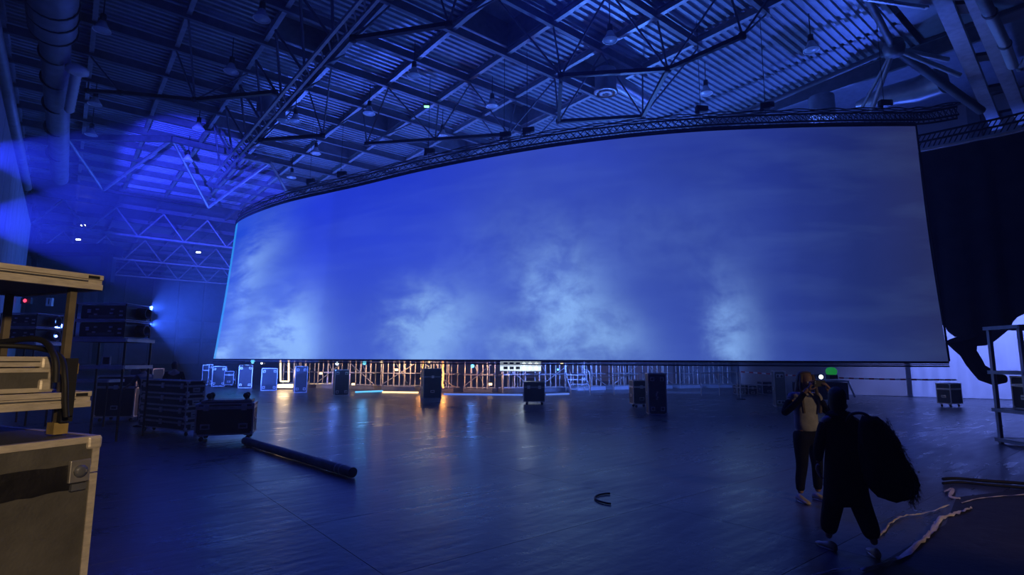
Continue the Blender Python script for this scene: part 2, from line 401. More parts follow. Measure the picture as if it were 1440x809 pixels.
proto = pan.build('roof_panel', M['deck'], ceil); used = False
SKY = {(14.5, 11.365), (14.5, 16.465), (19.7, 16.465), (19.7, 6.265), (24.9, 11.365), (24.9, 16.465), (30.1, 6.265), (30.1, 11.365)}
def issky(u, v): return any(abs(u-a) < .3 and abs(v-b) < .3 for a, b in SKY)
for i in range(len(UL)-1):
    for j in range(len(VL)-1):
        u = (UL[i]+UL[i+1])/2; v = (VL[j]+VL[j+1])/2
        if issky(u, v):
            # raised light well
            m = MB(); h = 1.0; x0, x1, y0, y1 = v-1.27, v+1.27, u-1.3, u+1.3
            for (c, d) in (((x0+.03, u, ZR+h/2), (.06, 2.6, h)), ((x1-.03, u, ZR+h/2), (.06, 2.6, h)), ((v, y0+.03, ZR+h/2), (2.54, .06, h)), ((v, y1-.03, ZR+h/2), (2.54, .06, h))): m.box(c, d)
            m.build('skylight_well', M['steel'], ceil)
            MB().box((v, u, ZR+h+.03), (2.55, 2.6, .05)).build('skylight_pane', M['glass'], ceil)
            continue
        o = proto if not used else proto.copy()
        if used: C.objects.link(o); o.parent = ceil
        used = True; o.location = (v, u, ZR)
MB().box((8, -5, ZR+.2), (36, 20.5, .1)).build('roof_slab', M['deck'], ceil)
MB().box((8, 72.3, ZR+.14), (36, 53, .1)).build('roof_slab', M['deck'], ceil)
MB().box((32, 42, ZR+1.4), (15, 114, .1)).build('roof_slab', M['steel'], ceil)
MB().box((24.95, 42, ZR+.75), (.12, 114, 1.5)).build('roof_upstand', M['steel'], ceil)

rf = empty('roof_frame', (0, 0, ZR), HROT, 'grid of blue-lit steel beams under the ribbed metal roof of the hall', 'roof frame')
for v in [q for q in VL if q < 19 or q > 24]:
    m = MB(); ed = (v == VL[-1]); h = .62 if ed else .24
    m.box((v, 49.8, -h/2-.02), (.03, 93.4, h)); m.box((v, 49.8, -h-.02), (.16, 93.4, .03)); m.box((v, 49.8, -.02), (.16, 93.4, .03))
    m.build('beam', M['steel_lt'] if not ed else M['steel'], rf)
for u in UL+[UL[-1]+5.2*k for k in range(1, 10)]:
    m = MB(); m.box((7.35, u, -.24), (21.3, .03, .34)); m.box((7.35, u, -.41), (21.3, .15, .03)); m.build('cross_beam', M['steel'], rf)
# lower edge chord parallel to the edge girder
MB().box((24.2, 24, -1.35), (.1, 28, .12)).build('edge_chord', M['steel_lt'], rf)

# diagonal under-truss: square-on-diagonal lower layer with webs
def strut_group(nm, label, nodes, links, ups, mt, r=.05, thick=.09, grp=None):
    rt = empty(nm, W(nodes[0][0], nodes[0][1], nodes[0][2]), HROT, label, 'roof truss', grp)
    for a, b in links:
        MB().beam(W(*nodes[a]), W(*nodes[b]), thick*1.5, thick*1.5).build('chord', M['dark'], rt, world=True)
    for i, nd in enumerate(nodes):
        for (u, v) in ups[i]:
            MB().tube([W(*nd), W(u, v, ZR-.45)], r*.7, 6).build('web_strut', mt, rt, world=True)
        MB().lathe([(.0, -.1), (.12, -.08), (.12, .08), (0, .1)], W(*nd), 8, caps=False).build('node', M['dark'], rt, world=True)
    return rt
ZL = 11.55
def near(u, v, n=4):
    c = sorted(((abs(a-u)**2+abs(b-v)**2, a, b) for a in UL for b in VL if -3 < b < 18))[:n]
    return [(a, b) for _, a, b in c]
def nn(l, n=4): return [near(u, v, n) for u, v, z in l]
NU = [(12.8, 12.6, ZL), (15.5, 15.1, ZL), (13.0, 17.4, ZL), (10.2, 15.1, ZL), (15.3, 6.12, ZL), (12.8, 8.0, ZL), (20.4, 5.28, ZL), (23.0, 3.1, ZL), (25.6, .9, ZL+.6), (28.0, -.1, ZL+1.3),
      (25.5, 6.12, ZL), (23.2, 8.1, ZL), (7.6, 15.2, ZL), (18.2, 14.6, ZL+.2), (20.8, 12.4, ZL+.2), (23.3, 10.2, ZL+.2), (20.8, 17, ZL+.2)]
LK = [(0, 1), (1, 2), (2, 3), (3, 0), (4, 5), (6, 7), (7, 8), (8, 9), (10, 11), (12, 3), (13, 14), (14, 15), (13, 16)]
UPS = nn(NU, 3)
UPS[1] = UPS[1][:2]; UPS[8] = UPS[8][:1]; UPS[9] = UPS[9][:1]
for q_ in (4, 6, 10): UPS[q_] = [t for t in UPS[q_] if (t[1] > 6 if NU[q_][1] > 5.7 else t[1] < 4.9)][:2]
strut_group('under_truss', 'dark hanging lower grid of roof struts with thin webs, boomerang and square shapes', NU, LK, UPS, M['steel'])

# main lattice truss running along the hall over the left half
mt_root = empty('roof_truss', W(8, 5.7, ZL), HROT, 'long lattice roof truss running down to the left end of the screen', 'roof truss')
for dv in (-.18, .18): MB().beam(W(5, 5.7+dv, ZL), W(34, 5.7+dv, ZL), .09, .11).build('bottom_chord', M['steel_lt'], mt_root, world=True)
for k in range(10):
    u0 = 5.4+2.6*k
    MB().tube([W(u0, 5.7, ZL), W(u0+1.3, 4.99, ZR-.45)], .05, 6).build('web_strut', M['steel'], mt_root, world=True)
    MB().tube([W(u0+2.6, 5.7, ZL), W(u0+1.3, 4.99, ZR-.45)], .05, 6).build('web_strut', M['steel'], mt_root, world=True)
    MB().tube([W(u0, 5.7, ZL), W(u0+1.3, 7.55, ZR-.45)], .04, 6).build('web_strut', M['steel'], mt_root, world=True)
    for q in range(4):
        a = u0+q*.65; MB().beam(W(a, 5.52, ZL), W(a+.65, 5.88, ZL), .05, .05).build('lacing', M['steel'], mt_root, world=True)
# second truss near the left duct: pale V struts seen through the upper beams
vt = empty('roof_truss', W(39, 1, 11.5), HROT, 'row of pale V-shaped struts hanging over the far left of the hall', 'roof truss')
B_ = [az(145, 268, 11.5), az(293, 292, 11.5), az(352, 300, 11.5)]; T_ = [az(93, 193, 13.25), az(242, 196, 13.25), az(380, 228, 13.25)]
for p, q in ((T_[0], B_[0]), (B_[0], T_[1]), (T_[1], B_[1]), (B_[1], T_[2]), (T_[2], az(408, 278, 11.5))):
    MB().tube([p, q], .085, 8).build('web_strut', M['steel_lt'], vt, world=True)
MB().beam(B_[0], B_[1], .14, .14).build('chord', M['dark'], vt, world=True)
MB().beam(T_[0], T_[1], .2, .3).build('chord', M['steel'], vt, world=True)
MB().beam(T_[1], T_[2], .2, .3).build('chord', M['steel'], vt, world=True)
for q_, u_ in enumerate((52, 65, 78)):
    o_ = empty('roof_truss', W(u_, 0, 11.4), HROT, 'far roof truss of V struts, %s row beyond the pale struts at the left' % ('first', 'second', 'third')[q_], 'roof truss')
    MB().beam(W(u_, -3, 11.4), W(u_, 20, 11.4), .14, .16).build('chord', M['steel_lt'], o_, world=True)
    for k_ in range(7):
        v0_ = -2.5+k_*3.2
        MB().tube([W(u_, v0_, 11.4), W(u_, v0_+1.6, 13.5)], .08, 6).build('web_strut', M['steel_lt'], o_, world=True); MB().tube([W(u_, v0_+3.2, 11.4), W(u_, v0_+1.6, 13.5)], .08, 6).build('web_strut', M['steel_lt'], o_, world=True)

# ------------------------------------------------------------------ right edge steelwork
eg = empty('steel_node', az(1257, 66, 13), 0, 'cluster of thick tube braces meeting at a node above the screen\'s right end', 'roof bracing')
nd = az(1257, 68, 13)
for (x, y, z, r, mm) in ((1215, -12, 13.3, .12, 'steel'), (1380, 156, 11.6, .16, 'wall_dk'), (1333, 84, 12.7, .09, 'steel_lt'), (1350, 106, 12, .09, 'steel_lt'), (1224, 160, 11.4, .09, 'steel_lt'), (1212, 152, 11.6, .06, 'steel_lt'), (1050, 158, 12.5, .1, 'steel')):
    MB().tube([nd, az(x, y, z)], r, 10).build('brace', M[mm], eg, world=True)
MB().lathe([(0, -.3), (.3, -.26), (.36, 0), (.3, .26), (0, .3)], nd, 14, caps=False).build('node', M['steel'], eg, world=True)
# twin box girder
tg = empty('twin_girder', az(1345, -20, 12.6), 0, 'pale twin box girder with dark gaps slanting down at the top right corner', 'girder')
a0, a1 = az(1318, -20, 12.6), az(1402, 178, 12.6); b0, b1 = az(1364, -20, 12.6), az(1440, 170, 12.6)
MB().beam(a0, a1, .42, .3).build('girder_beam', M['steel_lt'], tg, world=True)
MB().beam(b0, b1, .42, .3).build('girder_beam', M['steel_lt'], tg, world=True)
for t in (.12, .42, .66, .9):
    MB().beam(a0.lerp(a1, t)+Vector((0, 0, .1)), b0.lerp(b1, t)+Vector((0, 0, .1)), .5, .12).build('batten_plate', M['dark'], tg, world=True)
pp = empty('roof_pipe', az(1380, -10, 12.2), 0, 'thick pale pipe beside the twin girder in the top right corner', 'pipe')
MB().tube([az(1375, -15, 12.2), az(1413, 62, 12.2), az(1424, 92, 12.2)], .16, 12).build('pipe', M['lampwhite'], pp, world=True)
for t in (az(1392, 18, 12.2), az(1413, 62, 12.2)): MB().tube([t-Vector((.02, .05, 0)), t+Vector((.02, .05, 0))], .19, 12).build('collar', M['steel'], pp, world=True)
o = empty('brace_tube', az(1434, 96, 12.2), 0, 'pair of thin pale tubes fanning from one joint at the right picture edge', 'brace')
for q, r in (((1468, 30), .06), ((1474, 62), .05)): MB().tube([az(1434, 96, 12.2), az(*q, 12.2)], r, 8).build('tube', M['steel_lt'], o, world=True)
MB().lathe([(0, -.1), (.1, -.1), (.1, .1), (0, .1)], az(1434, 96, 12.2), 8, caps=False).build('end_joint', M['steel'], o, world=True)
# strip lamp
sl = empty('strip_lamp', az(1275, 8, 13), 0, 'slim white strip lamp under the roof at the top, above the node', 'lamp')
MB().beam(az(1215, -2, 13), az(1304, 11, 13), .12, .08).build('lamp_body', M['lampwhite'], sl, world=True)
MB().beam(az(1220, 0, 12.93), az(1300, 12, 12.93), .05, .03).build('lamp_tube', M['glass'], sl, world=True)

# ------------------------------------------------------------------ ducts
def drum_vent(lab, p, r=.42, h=.95, elbow=None):
    o = empty('drum_vent', p, HROT, lab, 'air vent', 'drum vents under the roof')
    MB().lathe([(r, h), (r, .1), (r*1.12, .06), (r*1.12, 0), (r*.86, -.03), (r*.8, .05), (r*.55, .05)], n=24, caps=False).build('drum', M['duct'], o)
    MB().lathe([(r*.62, 0), (r*.62, -.04), (r*.34, -.06), (r*.34, .1)], n=20, caps=False).build('diffuser_ring', M['lampwhite'], o)
    MB().lathe([(r*.5, .06), (0.01, .06)], n=16, caps=False).build('grille', M['black'], o)
    if elbow: MB().tube([Vector((0, 0, h-.25)), Vector((elbow[0]*.5, elbow[1]*.5, h-.2)), Vector((*elbow, h-.2))], r*.72, 16).build('duct_pipe', M['duct'], o)
    return o
drum_vent('round drum vent with pale ringed mouth inside the hanging strut square', az(852, 131, 12.2), elbow=(3.2, .3))
drum_vent('round drum vent beside the long lattice truss, upper left', az(374, 163, 12.3), .4, .8)
drum_vent('broad drum vent in the lit bay just left of the node braces, above the screen', az(1157, 166, 11.7), .48, .9)
def duct(lab, pts, r, rings=(), cat='duct', m='duct'):
    o = empty('air_duct', pts[0], 0, lab, cat)
    MB().tube(pts, r, 20).build('duct_tube', M[m], o, world=True)
    for p, q in rings:
        d = (Vector(q)-Vector(p)).normalized(); rr = r if not isinstance(r, list) else max(r)
        MB().tube([Vector(p)-d*.04, Vector(p)+d*.04], rr*1.03, 20).build('joint_ring', M['steel'], o, world=True)
    return o
ringu = [9+i*1.9 for i in range(16)]
duct('long pale fabric air duct with dark rings running along the left wall', [W(8, -1.1, 12), W(21.3, -1.1, 12), W(21.5, -1.05, 12), W(40, -.95, 12)], [.62, .62, .42, .40], [])
dl = [o for o in C.objects if o.name.startswith('air_duct')][0]
for u in (19.6, 20.4, 21.3, 23.2, 25.4, 28, 31, 35):
    MB().tube([W(u, -1.08, 12), W(u+.06, -1.08, 12)], .64 if u < 21.4 else .44, 20).build('joint_ring', M['dark'], dl, world=True)
duct('thin grey duct running parallel outside the ringed fabric duct', [W(10, -2.4, 11.2), W(40, -2.3, 11.2)], .22)
duct('big grey duct tapering through the lit bay behind the screen corner', [az(1205, 148, 12.6), az(1240, 136, 12.6), az(1290, 126, 12.6), az(1325, 112, 12.6)], [.14, .38, .5, .55])
fx = empty('flexible_duct', az(105, 95, 11.7), 0, 'bright ribbed flexible hose hanging beside the left duct', 'hose')
m = MB(); a, b = az(109, 94, 11.7), az(97, 156, 11.2)
N_ = 26; m.tube([a.lerp(b, i/N_) for i in range(N_+1)], [.17 if i % 2 else .12 for i in range(N_+1)], 12); m.build('hose', M['lampwhite'], fx, world=True)
MB().lathe([(.12, 0), (.34, -.06), (.34, -.2), (.15, -.25)], a, 14).build('hose_head', M['lampwhite'], fx, world=True)

def hang_z(p):
    u, v = uv_of(p)
    if any(abs(u-q) < .12 for q in UL) and v < 18: return ZR-.427
    if any(abs(v-q) < .12 for q in VL if q < 19): return ZR-.29
    return ZR-.002
# ------------------------------------------------------------------ pendant lamps
def pendant(lab, px, z=12.6, r=.27):
    p = az(*px, z); o = empty('pendant_lamp', p, 0, lab, 'pendant lamp', 'round pendant lamps under the roof')
    MB().lathe([(.03, .34), (.1, .33), (r*.55, .2), (r, .02), (r, 0), (r*.93, 0), (r*.9, .02), (r*.5, .17)], n=16, caps=False).build('shade', M['lampwhite'], o)
    MB().lathe([(.02, .6), (.09, .58), (.1, .34), (.05, .33)], n=10).build('gear_box', M['dark'], o)
    MB().lathe([(r*.86, .02), (r*.6, -.02), (.01, -.03)], n=16, caps=False).build('lens', M['glass'], o)
    MB().tube([(0, 0, .58), (0, 0, hang_z(p)-z)], .018, 5).build('hanger', M['dark'], o)
    return o
for px, lab, z in [((368, 27), 'round pendant lamp at the top, left of the lattice truss', 12.6), ((858, 57), 'largest oval pendant lamp above the drum vent at screen centre', 12.6),
    ((582, 107), 'pendant lamp hanging alone in the beam grid, upper centre-left', 12.6), ((1141, 71), 'tilted pendant lamp under the bare ribbed roof at upper right', 12.6),
    ((519, 160), 'pendant lamp below a skylight, left of the beam crossing', 12.6), ((692, 150), 'pendant lamp beside the skylight over the screen centre-left', 12.6),
    ((622, 192), 'small pendant lamp just above the black screen truss, centre-left', 12.6), ((325, 101), 'pendant lamp on the dark beam crossing, upper left', 12.6),
    ((279, 182), 'pendant lamp above the blue beam near the pale V struts', 12.6), ((133, 147), 'upper dim pendant lamp right of the ribbed hose, over the dark bay', 12.6),
    ((128, 190), 'lower dim pendant lamp just over the blue beam, left', 12.6), ((143, 43), 'dim pendant lamp near the top left, right of the fabric duct', 12.6),
    ((993, 132), 'pendant lamp in the bright bay right of the strut square', 12.6), ((444, 216), 'pendant lamp above the left end of the black screen truss', 12.6),
    ((410, 250), 'small pendant lamp close over the left end of the screen', 12.6), ((264, 226), 'faint pendant lamp inside the upper blue light beam', 12.6),
    ((398, 170), 'left of two lamps side by side beneath the lattice truss', 12.6), ((415, 171), 'right of two lamps side by side beneath the lattice truss', 12.6)]:
    pendant(lab, px, z)

# ================================================================== RING SCREEN
TOPP = [(-17.35, 37.5), (-17.55, 35.0), (-16.8, 32.5), (-15.1, 30.3), (-11.7, 27.4), (-7.3, 24.7), (-3.7, 22.4), (.2, 20.35), (3.4, 19.1), (6.4, 18.35), (9.3, 18.0), (11.7, 17.85), (13.75, 17.8)]
top = smooth_path([(x, y, 0) for x, y in TOPP], 12)
ZT, ZB = 9.76, 1.76
def bot_shift(x): return Vector((x*.024 if x > 0 else x*.045, 0, 0))
sc_root = empty('ring_screen', (top[-1].x, top[-1].y, ZB), 0, 'huge curved projection screen showing a blue cloudy sky', 'screen')
def scr(off_z0, off_z1, nz, dy=0):
    m = MB(); n = len(top)
    vs = []
    for p in top:
        for k in range(nz+1):
            t = k/nz; z = off_z0+(off_z1-off_z0)*t; sag = .10*math.sin(PI*t)
            h = (z-ZB)/(ZT-ZB); vs.append(p+bot_shift(p.x)*(1-h)+Vector((0, sag+dy, z)))
    fs = []
    for i in range(n-1):
        for k in range(nz): fs.append((i*(nz+1)+k, (i+1)*(nz+1)+k, (i+1)*(nz+1)+k+1, i*(nz+1)+k+1))
    m.add(vs, fs, True); return m
m = scr(ZB, ZT, 12); o = m.build('screen_fabric', M['screen'], sc_root, world=True)
uvl = o.data.uv_layers.new(name='UVMap')
# picture coordinate along the arc
us_ = []
for p in top:
    q = p+bot_shift(p.x); us_.append(((CX+F*q.x/(q.y*math.cos(pitch)))-300)/1033)
# monotone along the hidden part
for i in range(len(us_)):
    pass
jm = min(range(len(us_)), key=lambda i: us_[i]); 
for i in range(jm): us_[i] = us_[jm]-.002*(jm-i)
for li, lp in enumerate(o.data.loops):
    vi = lp.vertex_index; uvl.data[li].uv = (us_[vi//13], (vi % 13)/12)
def offs(z, d=0, path=None, lo=True):
    out = []
    for p in (path or top):
        out.append(p+(bot_shift(p.x) if lo else Vector())+Vector((0, 0, z)))
    return out
def ribbon(pts, w, h):
    rings = []
    for i, p in enumerate(pts):
        t = (pts[min(i+1, len(pts)-1)]-pts[max(i-1, 0)]).normalized(); a = Vector((t.y, -t.x, 0))
        rings.append([p+a*w/2+Vector((0, 0, -h/2)), p+a*w/2+Vector((0, 0, h/2)), p-a*w/2+Vector((0, 0, h/2)), p-a*w/2+Vector((0, 0, -h/2))])
    return MB().loft(rings)
ribbon(offs(ZB-.035), .05, .07).build('bottom_hem', M['screen_edge'], sc_root, world=True)
MB().tube(offs(ZB-.10), .022, 6).build('weight_tube', M['alu'], sc_root, world=True)
ribbon(offs(ZB-.16), .05, .05).build('tube_pocket', M['screen_edge'], sc_root, world=True)
ribbon(offs(ZT+.03, lo=False), .05, .14).build('top_hem', M['screen_edge'], sc_root, world=True)
MB().tube([top[-1]+Vector((.02, 0, ZT)), top[-1]+bot_shift(top[-1].x)+Vector((.02, 0, ZB))], .03, 6).build('side_hem', M['screen_edge'], sc_root, world=True)

# ring truss that carries it
ext = smooth_path([(13.75, 17.8, 0), (14.3, 17.7, 0), (14.9, 17.35, 0)], 5)[1:]
tp = top+ext
rt_ = empty('ring_truss', (tp[0].x, tp[0].y, ZT+.2), 0, 'black curved lattice truss carrying the big screen along its top', 'truss')
for dz, dd in ((.18, .0), (.18, .35), (.52, .17)):
    pts = []
    for i, p in enumerate(tp):
        t = (tp[min(i+1, len(tp)-1)]-tp[max(i-1, 0)]).normalized(); a = Vector((-t.y, t.x, 0))
        pts.append(p+a*dd+Vector((0, 0, ZT+dz)))
    MB().tube(pts, .035, 6).build('chord', M['dark'], rt_, world=True)
    if dz == .18 and dd == 0: P1 = pts
    elif dz == .18: P2 = pts
    else: P3 = pts
m = MB()
for i in range(0, len(tp)-1):
    m.tube([P1[i], P3[i+1]], .014, 4); m.tube([P3[i], P2[i+1]], .014, 4); m.tube([P1[i+1], P3[i]], .014, 4); m.tube([P1[i], P2[i+1]], .014, 4)
lc = m.build('lacing', M['dark'], rt_, world=True); lc['kind'] = 'stuff'
# cable bundle lying on the truss
cb = empty('cable_loom', P3[40], 0, 'bundle of dark cables draped along the top of the screen truss', 'cable')
for k in range(3):
    pts = [P3[i]+Vector((.05*math.sin(i*.7+k*2), .1*k-.1, .08+.07*abs(math.sin(i*.55+k)))) for i in range(20, len(P3))]
    MB().tube(pts, .02, 5).build('cable', M['rubber'], cb, world=True)
# chain motors
for px, lab in [((708, 200), 'left chain hoist of the close pair on the screen truss, centre'), ((742, 202), 'right chain hoist of the close pair on the screen truss, centre'), ((989, 172), 'small chain hoist on the truss above the right half of the screen'),
                ((1075, 163), 'chain hoist on the truss below the ribbed roof, right part'), ((1243, 160), 'chain hoist nearest the screen\'s right end'), ((480, 272), 'chain hoist on the truss near the left end of the screen'), ((432, 268), 'chain hoist above the far left end of the screen'), ((600, 262-15), 'chain hoist on the truss at the left third of the screen')]:
    best = min(range(24, len(P3)), key=lambda i: abs(CX+F*P3[i].dot(RT)/( (P3[i]-Vector((0,0,EYE))).dot(FW))-px[0]))
    p = P3[best]+Vector((0, 0, .19)); o = empty('chain_hoist', p, random.uniform(-.4, .4), lab, 'chain hoist', 'chain hoists on the screen truss')
    MB().box((0, 0, .16), (.34, .2, .22)).build('motor_body', M['dark'], o, bevel=.03)
    MB().lathe([(.09, .08), (.1, .1), (.1, .26), (.06, .28)], (.2, 0, 0), 10).build('motor_cap', M['dark'], o)
    MB().lathe([(.06, -.02), (.08, .02), (.07, .06)], (-.12, 0, 0), 10).build('chain_bag', M['rubber'], o)
    MB().tube([(0, 0, .26), (0, 0, hang_z(p)-p.z)], .012, 4).build('chain', M['dark'], o)
    MB().tube([(0, .055, .06), (0, .055, -.27)], .011, 5).build('hook', M['dark'], o)

# ------------------------------------------------------------------ dark drape on the right, its truss
D0, D1, D2 = az(1290, 212, 9.4), az(1365, 197, 9.4), az(1460, 176, 9.4)
dp = smooth_path([D0+Vector((-1.2, .8, 0)), D0, D1, D2, D2+Vector((1.5, -3, 0))], 10)
dr = empty('black_drape', (D1.x, D1.y, 2.5), 0, 'huge dark drape hanging right of the screen with a scalloped lower edge', 'drape')
low = [(1285, 440), (1305, 440), (1330, 455), (1345, 468), (1360, 480), (1376, 486), (1392, 484), (1408, 474), (1424, 460), (1440, 447), (1470, 425), (1520, 420), (1560, 420)]
def low_y(px):
    if px <= low[0][0]: return low[0][1]
    for (a, b), (c, d) in zip(low, low[1:]):
        if px <= c: return b+(d-b)*(px-a)/(c-a)
    return low[-1][1]
rows = []
for i, p in enumerate(dp):
    fold = Vector((.05*math.sin(i*1.7), .08*math.sin(i*1.1), 0)); q = Vector((p.x, p.y, 0))
    dist = q.dot(Vector((0, 1, 0)))
    pxx = CX+F*p.x/(p.y*math.cos(pitch)); zb = EYE+(507-low_y(pxx))/F*p.y
    rows.append([Vector((p.x, p.y, zb+(9.31-zb)*t))+fold*(1.2-t) for t in [k/10 for k in range(11)]])
def sheetmesh(rows, th=.03):
    back = [[v+Vector((.01, th, 0)) for v in r] for r in rows]
    m = MB(); m.loft(rows, closed=False, caps=False); m.loft(back, closed=False, caps=False)
    return m
sheetmesh(rows).build('cloth', M['drape'], dr, world=True)
# gathered tail hanging from the drape
Yd = 17.0
def pt(x, y, Y=Yd): return ay(x, y, Y)
tail = [pt(1352, 476), pt(1357, 487), pt(1362, 497), pt(1370, 510), pt(1376, 519), pt(1385, 527), pt(1398, 533), pt(1412, 533)]
MB().tube(tail, [.42, .32, .22, .22, .2, .24, .2, .13], 12).build('gathered_tail', M['drape'], dr, world=True)
kn = MB(); kn.tube([pt(1353, 500), pt(1361, 497), pt(1370, 500)], [.08, .2, .1], 8); kn.build('knot', M['drape'], dr, world=True)
dt = empty('drape_truss', dp[0], 0, 'dark straight truss with a bright lower pipe carrying the black drape', 'truss')
for dz, mm, r in ((0, 'lampwhite', .06), (.3, 'dark', .04), (.55, 'dark', .04)):
    MB().tube([p+Vector((0, 0, dz)) for p in dp[8:]], r, 6).build('chord', M[mm], dt, world=True)
m = MB()
for i in range(8, len(dp)-1): m.tube([dp[i]+Vector((0, 0, .3)), dp[i+1]+Vector((0, 0, .55))], .02, 4); m.tube([dp[i], dp[i+1]+Vector((0, 0, .3))], .02, 4)
m.build('lacing', M['dark'], dt, world=True)['kind'] = 'stuff'

# low drapes closing the ring at the back right
def curtain(name, lab, a, b, z1, m, folds=.05, n=24, top_y=0):
    a, b = Vector((*a, 0)), Vector((*b, 0)); o = empty(name, a, 0, lab, 'drape'); rows = []
    nrm = Vector(((b-a).y, -(b-a).x, 0)).normalized()
    for i in range(n+1):
        p = a.lerp(b, i/n)+nrm*folds*math.sin(i*1.9)
        rows.append([p+Vector((0, 0, .02+(z1-.02)*k/4)) for k in range(5)])
    sheetmesh(rows).build('cloth', m, o, world=True)
    MB().tube([a+Vector((0, 0, z1)), b+Vector((0, 0, z1))], .03, 6).build('rail', M['alu'], o, world=True)
    return o
curtain('tan_drape', 'dull grey-tan drape behind the cases right of the scaffold', (12.75, 31.0), (20.2, 28.0), 3.6, M['tan'], .02)
curtain('white_drape', 'bright blue-white drape at the far right behind the small case', (20.0, 27.75), (25.2, 24.9), 6.0, M['whitecloth'], .05, 40)
lamp('drape_wash', 'SPOT', (20.5, 20.5, 6.5), 4500, (.16, .24, 1), (22.5, 25, 1.5), spot_size=1.5, spot_blend=.5, shadow_soft_size=.3)

# ================================================================== INSIDE THE RING
# scaffold bays standing on an arc behind the screen
arc = [az(x, y, 0) for x, y in ((392, 545), (440, 546), (486, 547), (532, 548.5), (590, 550.5), (645, 552), (700, 553), (752, 552), (806, 550), (856, 548.5), (905, 547.5), (950, 546.5), (992, 546), (1034, 545.5))]
where = ['at the far left behind the yellow-lit frame', 'between the yellow-lit frame and the blue case', 'behind the blue-lit case', 'lit yellow, right of the blue-lit case', 'ending at the tall dark case with orange light', 'just right of the orange light', 'below the white lamp grid', 'behind the low wide case', 'behind the blue stair', 'just right of the blue stair', 'behind the tallest dark case', 'right of the tallest dark case', 'at the right end beside the tan drape']
for i in range(len(arc)-1):
    a, b = arc[i], arc[i+1]; d = (b-a).normalized(); L = (b-a).length; n_ = Vector((-d.y, d.x, 0)); ang = math.atan2(d.y, d.x)
    o = empty('scaffold_bay', a, ang, 'scaffold bay of close upright tubes '+where[i], 'scaffold', 'scaffold bays behind the screen')
    o.location = a+d*.27; L -= .54; k = max(5, int(L/.34)); hts = 3.4
    for row in (0, .7):
        for j in range(k):
            x = min(L-.04, (j+.5*(row > 0)+random.uniform(-.12, .12)+.15)*L/k)
            MB().tube([(x, row, 0.02), (x+random.uniform(-.05, .05), row, hts+random.uniform(-.3, .3))], .028 if j % 2 else .036, 5).build('standard', M['scaf'], o)
    for z in (.25, .95, 1.55, 2.4):
        for row in (0, .7): MB().tube([(0, row-.04, z), (L, row-.04, z+random.uniform(-.03, .03))], .024, 5).build('ledger', M['scaf'], o)
    MB().tube([(0, -.06, .3), (L, -.06, 1.55)] if i % 2 else [(0, -.06, 1.55), (L, -.06, .3)], .022, 5).build('brace', M['scaf'], o)
    MB().tube([(0, .5, 2.3), (L*.6, .5, .4)], .022, 5).build('brace', M['scaf'], o)
    box_part('deck_board', (L/2, .35, .98), (L*.98, .6, .05), M['steel'], o)
    box_part('base_plinth', (L/2, .35, .105), (L*.99, .85, .2), M['steel'] if i < 8 else M['wall'], o)
# lamps inside the ring
def ringlamp(nm, lab, cat, px, z, Y, mt, r=.1, light=None, kind='round', grp=None):
    p = ay(*px, Y); o = empty(nm, p, 0, lab, cat, grp)
    MB().lathe([(r*.9, 0), (r*1.1, -.03), (r*1.15, .12), (r*.8, .3), (.03, .34)], n=12, m=Matrix.Rotation(PI/2, 3, 'X') @ Matrix.Rotation(PI, 3, 'Y') if False else Matrix.Rotation(-PI/2, 3, 'X'), caps=False).build('lamp_body', M['dark'], o)
    MB().lathe([(r*.92, .0), (r*.7, -.04), (.005, -.06)], n=12, m=Matrix.Rotation(-PI/2, 3, 'X'), caps=False).build('lens', M[mt], o)
    MB().tube([(0, .12, .1), (0, .12, 2.2)], .02, 5).build('drop_pipe', M['dark'], o)
    if light: 
        l = lamp(nm+'_light', 'POINT', p+Vector((0, -.25, 0)), light[0]*.35, light[1], shadow_soft_size=.08)
    return o
ringlamp('spot_lamp', 'pale cyan spot lamp just under the screen edge, above the leftmost bright case', 'lamp', (355.5, 508.3), 0, 30, 'cyan_lit', .12, (60, (.1, .4, 1)))
ringlamp('spot_lamp', 'small white-blue lamp right of the leftmost cyan spot lamp', 'lamp', (368, 511), 0, 30, 'white_lit', .07)
ringlamp('spot_lamp', 'cyan spot lamp under the screen edge, just right of the blue-lit case', 'lamp', (512.5, 510.5), 0, 27.5, 'cyan_lit', .1, (90, (.1, .45, 1)))
ringlamp('spot_lamp', 'round turquoise lamp between the orange light and the white lamp grid', 'lamp', (664.5, 515), 0, 27, 'cyan_lit', .09, (70, (.06, .25, 1)))
ringlamp('spot_lamp', 'yellow square-faced lamp above the blue stair', 'lamp', (790, 511.5), 0, 28, 'warm_lit', .08, (12, WARM))
ringlamp('spot_lamp', 'slim blue-green lamp left of the yellow lamp', 'lamp', (784.5, 520), 0, 28, 'cyan_lit', .05)
ringlamp('spot_lamp', 'white lamp with bracket above and left of the blue-lit case', 'lamp', (474, 511.5), 0, 26.9, 'white_lit', .09, (75, (.08, .22, 1)))
ringlamp('spot_lamp', 'cream lamp at the middle of the yellow-lit scaffold', 'lamp', (536.5, 509.5), 0, 27.5, 'warm_lit', .07, (25, WARM))
ringlamp('spot_lamp', 'cream lamp just above the tall dark case with the orange light', 'lamp', (603.5, 509.5), 0, 26.8, 'warm_lit', .07, (25, WARM))
